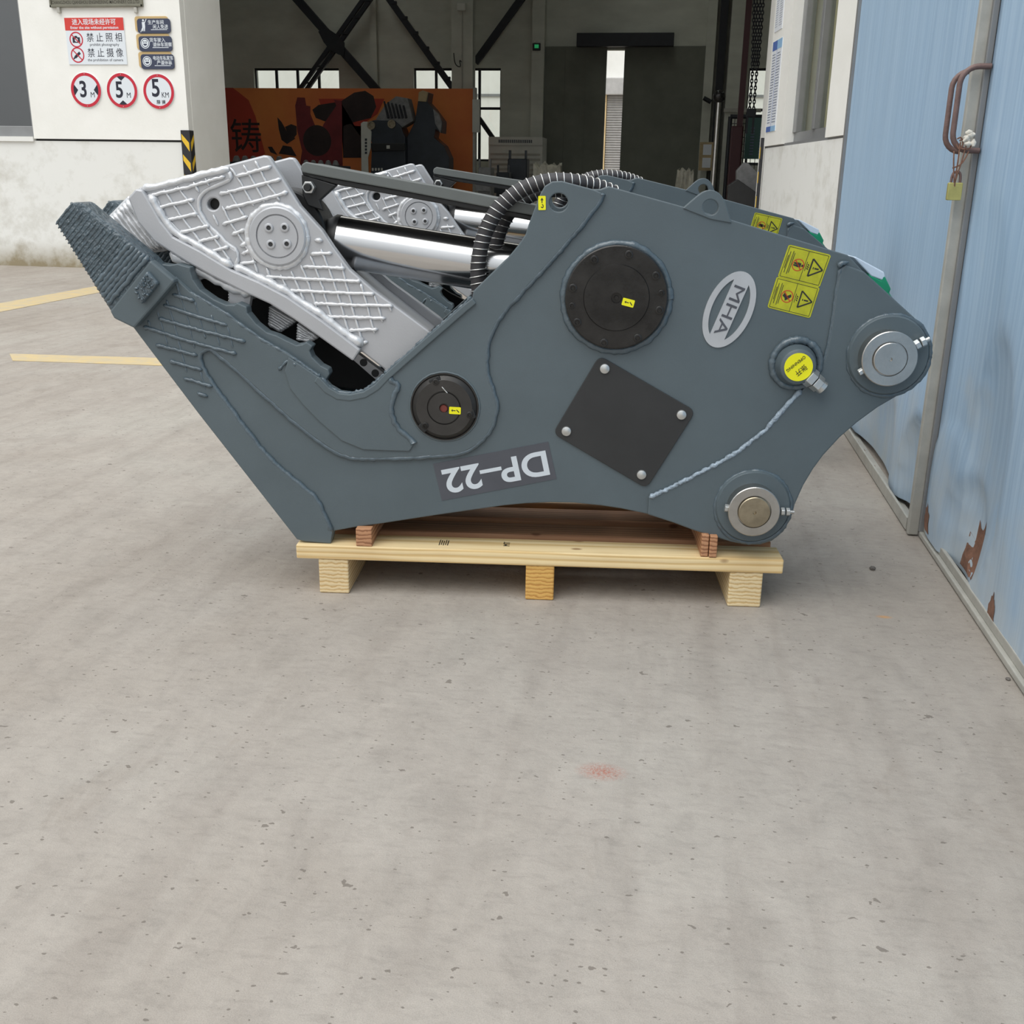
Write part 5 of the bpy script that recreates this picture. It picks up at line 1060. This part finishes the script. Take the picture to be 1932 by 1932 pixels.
cl = empty('steel_column', ((xa+xb)/2, yc, 0)); tag(cl, 'pale painted workshop column with a switch box, beside the banner', 'column'); h = (xb-xa)/2
MB().box((-h, 0, 0), (h, .02, 8.5)).build('front_flange', 'wall_inner', cl); MB().box((-.02, .02, 0), (.02, .3, 8.5)).build('web', 'wall_inner', cl); MB().box((-h, .3, 0), (h, .32, 8.5)).build('rear_flange', 'wall_inner', cl)
q = onY(872, 14, yc); MB().box((q.x-(xa+xb)/2-.1, -.12, q.z-.08), (q.x-(xa+xb)/2+.1, 0, q.z+.08)).build('switch_box', 'white_panel', cl, bevel=.01)
MB().tube([(q.x-(xa+xb)/2, -.02, q.z-.08), (q.x-(xa+xb)/2, -.02, 1)], .012, 6).build('conduit', 'galv', cl)
MB().tube(chaikin([tuple(onY(x, y, yc-.02)-Vector(((xa+xb)/2, yc, 0))) for x, y in ((856, 100), (858, 122), (870, 128), (866, 112), (872, 118))], 2), .01, 6).build('loose_cable', 'dark_steel', cl)
q = onY(1013, 87, YB-.3); o = empty('exit_sign', (q.x, YB-.3, q.z)); tag(o, 'small green emergency exit light on the pilaster beside the dark doors', 'exit sign')
MB().box((-.1, -.05, -.1), (.09, 0, .06)).build('housing', 'dark_steel', o, bevel=.01); MB().box((-.05, -.056, -.05), (.05, -.05, .03)).build('green_panel', 'exit_green', o)
for s in (-.05, .05): MB().lathe((s, -.02, .1), [(.03, .02), (.035, -.03), (.02, -.04)], 14).build('lamp_head', 'white_panel', o)
# louvred white cabinet with dark machine, right of the banner
YL_ = 25.5; q0, q1 = onY(922, 258, YL_), onY(1024, 258, YL_)
lv = empty('louvred_cabinet', ((q0.x+q1.x)/2, YL_, 0)); tag(lv, 'white louvred cabinet with lettering strip, beside the left dark door', 'cabinet'); w_ = (q1.x-q0.x)/2
MB().box((-w_, 0, 0), (w_, .8, q0.z-.18)).build('body', 'white_panel', lv); MB().box((-w_, -.02, q0.z-.18), (w_, .8, q0.z)).build('lettering_strip', 'white_panel', lv)
for i in range(18): MB().box((-w_*.62+i*w_*.07, -.024, q0.z-.13), (-w_*.62+i*w_*.07+w_*.045, -.02, q0.z-.06)).build('strip_mark', 'machine_dark', lv)
for i in range(14): z = .2+i*(q0.z-.5)/14; MB().add([(-w_+.05, -.002, z), (w_-.05, -.002, z), (w_-.05, -.04, z+.05), (-w_+.05, -.04, z+.05)], [(0, 1, 2, 3)]).build('louvre', 'white_panel', lv)
def block_machine(px0, px1, ytop, Y, label, m='machine_dark'):
    a, b = onY(px0, ytop, Y), onY(px1, ytop, Y); w_ = b.x-a.x; h_ = a.z; o = empty('small_machine', (a.x+w_/2, Y, 0)); tag(o, label, 'machine')
    MB().box((-w_/2, 0, 0), (w_/2, .6, h_*.45)).build('base', m, o, bevel=.02); MB().box((-w_*.4, .1, h_*.45), (w_*.4, .5, h_*.9)).build('body', m, o, bevel=.02)
    for s in (-.36, .3): MB().box((w_*s, .1, h_*.9), (w_*(s+.08), .2, h_)).build('post', m, o)
    MB().box((-w_*.45, -.05, h_*.6), (w_*.45, .0, h_*.68)).build('rail', m, o); return o
block_machine(952, 998, 283, 23.5, 'black machine block with two short posts before the louvred cabinet')
block_machine(932, 962, 311, 22.7, 'low black machine beside the black block machine')
o = block_machine(897, 928, 300, 21.3, 'grey cast machine part with a hook at the banner end', 'cast_grey')
def sack(px0, px1, ytop, Y, label, m):
    a, b = onY(px0, ytop, Y), onY(px1, ytop, Y); w_ = (b.x-a.x)/2; h_ = a.z; bm = bmesh.new(); bmesh.ops.create_cube(bm, size=2); bmesh.ops.subdivide_edges(bm, edges=bm.edges, cuts=6, use_grid_fill=True)
    for v in bm.verts:
        z = (v.co.z+1)/2; k = 1-.25*z*z; v.co = Vector((v.co.x*w_*k+random.uniform(-.03, .03), v.co.y*.35*k+random.uniform(-.03, .03), z*h_+(random.uniform(-.05, .05)+.12*abs(math.sin(v.co.x*4)) if z > .9 else 0)))
        v.co.z = max(0, v.co.z)
    me = bpy.data.meshes.new('wrapped_bundle'); bm.to_mesh(me); bm.free(); me.materials.append(MATS[m]); o = bpy.data.objects.new('wrapped_bundle', me); COL.objects.link(o); o.location = ((a.x+b.x)/2, Y, 0); tag(o, label, 'bundle')
sack(1004, 1066, 320, 21, 'plastic wrapped bundle low in front of the left dark door', 'wrap'); sack(1274, 1312, 332, 20, 'pale wrapped sack low in front of the right dark door', 'wrap')
# items right of the doors
yp = 16.5; q = onY(1357, 182, yp); bt = onY(1348, 345, yp)
po = empty('chrome_post', (q.x, yp, 0)); tag(po, 'tall polished post topped by a dark ball inside the workshop', 'post')
MB().tube([(0, 0, 0), (0, 0, q.z-.06)], .035, 16).build('pole', 'steel', po, smooth=60); MB().lathe((0, 0, q.z), [(.01, -.09), (.05, -.08), (.085, -.04), (.09, 0), (.085, .04), (.05, .075), (.005, .09)], 20, ax=2).build('ball', 'blackened', po, smooth=60); MB().lathe((0, 0, 0), [(.2, 0), (.2, .02), (.05, .03)], 24, ax=2).build('foot', 'dark_steel', po)
yr = 18.0; q = onY(1406, 100, yr)
mo = empty('maroon_column', (q.x, yr, 0)); tag(mo, 'slim dark red steel post of a jib beside the hanging chain', 'post')
MB().box((-.045, -.045, 0), (.045, .045, 6)).build('upright', 'maroon', mo); MB().box((-.13, -.08, 0), (.06, .08, onY(1405, 238, yr).z)).build('motor_casing', 'maroon', mo, bevel=.02)
# hanging chain
yh = 17.0; ch = empty('hoist_chain', (onY(1424, 100, yh).x, yh, onY(1420, 233, yh).z)); tag(ch, 'dark hoist chain hanging before the bright window beside the maroon post', 'chain')
top = onY(1433, -25, yh); mid = onY(1425, 120, yh); bot = onY(1418, 205, yh); org = ch.location.copy()
def link(p, r, rot, nm='chain_link'):
    n = 10; pts = [(r*.55*math.cos(2*math.pi*i/n), 0, r*math.sin(2*math.pi*i/n)) for i in range(n+1)]
    o = MB().tube(pts, r*.24, 5, cap=False).build(nm, 'dark_steel', ch); o.location = p-org; o.rotation_euler = (0, 0, rot); return o
proto = None
def put(p, rot):
    global proto
    if proto is None: proto = link(p, .034, rot); return
    o = proto.copy(); COL.objects.link(o); o.location = p-org; o.rotation_euler = (0, 0, rot)
n = 14
for s in (-.03, .03):
    for i in range(n): put(mid.lerp(bot, i/(n-1))+Vector((s, 0, 0)), .3 if i % 2 else 1.3)
for s in (-.07, -.025, .025, .07):
    for i in range(22): put(top.lerp(mid, i/21)+Vector((s*(1-.4*i/21), 0, 0)), .3 if i % 2 else 1.3)
hb_ = bot-org
MB().box((hb_.x-.07, -.03, hb_.z-.12), (hb_.x+.07, .03, hb_.z)).build('hook_block', 'dark_steel', ch, bevel=.01)
for s in (-.05, .04): MB().box((hb_.x+s-.015, -.015, hb_.z-.35), (hb_.x+s+.015, .015, hb_.z-.1)).build('sling_leg', 'dark_steel', ch)
# mesh cage and green board
yg = 19.0; g0, g1 = onY(1378, 220, yg), onY(1436, 220, yg); cg = empty('mesh_cage', (g0.x, yg, 0)); tag(cg, 'dark tube frame with wire mesh behind the chain', 'cage'); w_ = g1.x-g0.x+.8
for a, b in (((0, 0, 0), (0, 0, g0.z)), ((0, 0, g0.z), (w_, 0, g0.z)), ((0, 0, .1), (w_, 0, .1)), ((w_, 0, 0), (w_, 0, g0.z))): MB().tube([a, b], .035, 10).build('frame_tube', 'dark_steel', cg, smooth=60)
mw = MB()
for i in range(1, 17): mw.tube([(w_*i/17, 0, 0.1), (w_*i/17, 0, g0.z)], .005, 4)
for i in range(1, 20): mw.tube([(0, 0, g0.z*i/20), (w_, 0, g0.z*i/20)], .005, 4)
mw.build('wire_mesh', 'dark_steel', cg)
yq = 18.4; q0, q1 = onY(1421, 222, yq), onY(1450, 222, yq); gb = empty('green_board', ((q0.x+q1.x)/2, yq, 0)); tag(gb, 'grey-green printed board standing behind the right wall corner', 'board'); w_ = (q1.x-q0.x)/2+.1; zb = onY(1430, 300, yq).z
MB().box((-w_, 0, zb), (w_, .04, q0.z)).build('panel', 'green_board', gb)
for s in (-w_+.04, w_-.04): MB().box((s-.02, .0, 0), (s+.02, .04, zb)).build('leg', 'dark_steel', gb)
tq = MB()
for i in range(10):
    for s in (-.5, .15): tq.box((w_*s-.03, -.004, zb+(q0.z-zb)*(.1+.07*i)), (w_*s+.03, 0, zb+(q0.z-zb)*(.135+.07*i)))
tq.build('board_print', 'paper_text', gb)
yz = 17.3; q0 = onY(1372, 209, 26.3); MB().box((bx(1370), YB-.5, bz(214, 1390)), (bx(1440), YB-.45, bz(207, 1390))).build('conduit_rail', 'galv', wb)
def slab(px, Y, label, m, t=.35):
    q = [onY(x, y, Y) for x, y in px]; zmin = min(p.z for p in q); o = MB().prism([(p.x-q[0].x, 0 if r_[1] >= 420 else p.z) for p, r_ in zip(q, px)], 0, t).build('scrap_sheet', m, bevel=.01); o.location = (q[0].x, Y, 0); return tag(o, label, 'scrap')
slab([(1390, 322), (1404, 306), (1412, 308), (1445, 340), (1445, 420), (1395, 420)], 15.5, 'pale perforated sheet heaped with scrap at the right wall corner', 'cast_grey')
slab([(1374, 350), (1392, 338), (1440, 372), (1440, 430), (1374, 430)], 15.0, 'heap of dark netting at the foot of the scrap sheet', 'black_matte')
# notice case and carton left of the column's shadow side
yv = 26.2; q0, q1 = onY(1321, 268, yv), onY(1346, 322, yv); nc = empty('notice_case', ((q0.x+q1.x)/2, yv, 0)); tag(nc, 'framed notice on a stand beside the right dark door', 'notice'); w_ = (q1.x-q0.x)/2
MB().box((-w_, 0, q1.z), (w_, .06, q0.z)).build('frame', 'cardboard', nc)
for a, b in ((.55, .92), (.1, .45)): MB().box((-w_*.55, -.01, q1.z+(q0.z-q1.z)*a), (w_*.55, 0, q1.z+(q0.z-q1.z)*b)).build('sheet', 'paper', nc)
for s in (-w_+.03, w_-.03): MB().box((s-.025, 0, 0), (s+.025, .05, q1.z)).build('leg', 'white_panel', nc)
q = onY(1335, 190, YB-.3); cm = empty('security_camera', (q.x, YB-.3, q.z)); tag(cm, 'small dark security camera on the pilaster right of the doors', 'camera')
MB().tube([(0, 0, 0), (0, -.15, .0)], .02, 8).build('arm', 'dark_steel', cm); MB().tube([(-.1, -.15, .05), (.08, -.15, -.04)], .05, 12).build('camera_body', 'dark_steel', cm, smooth=50)
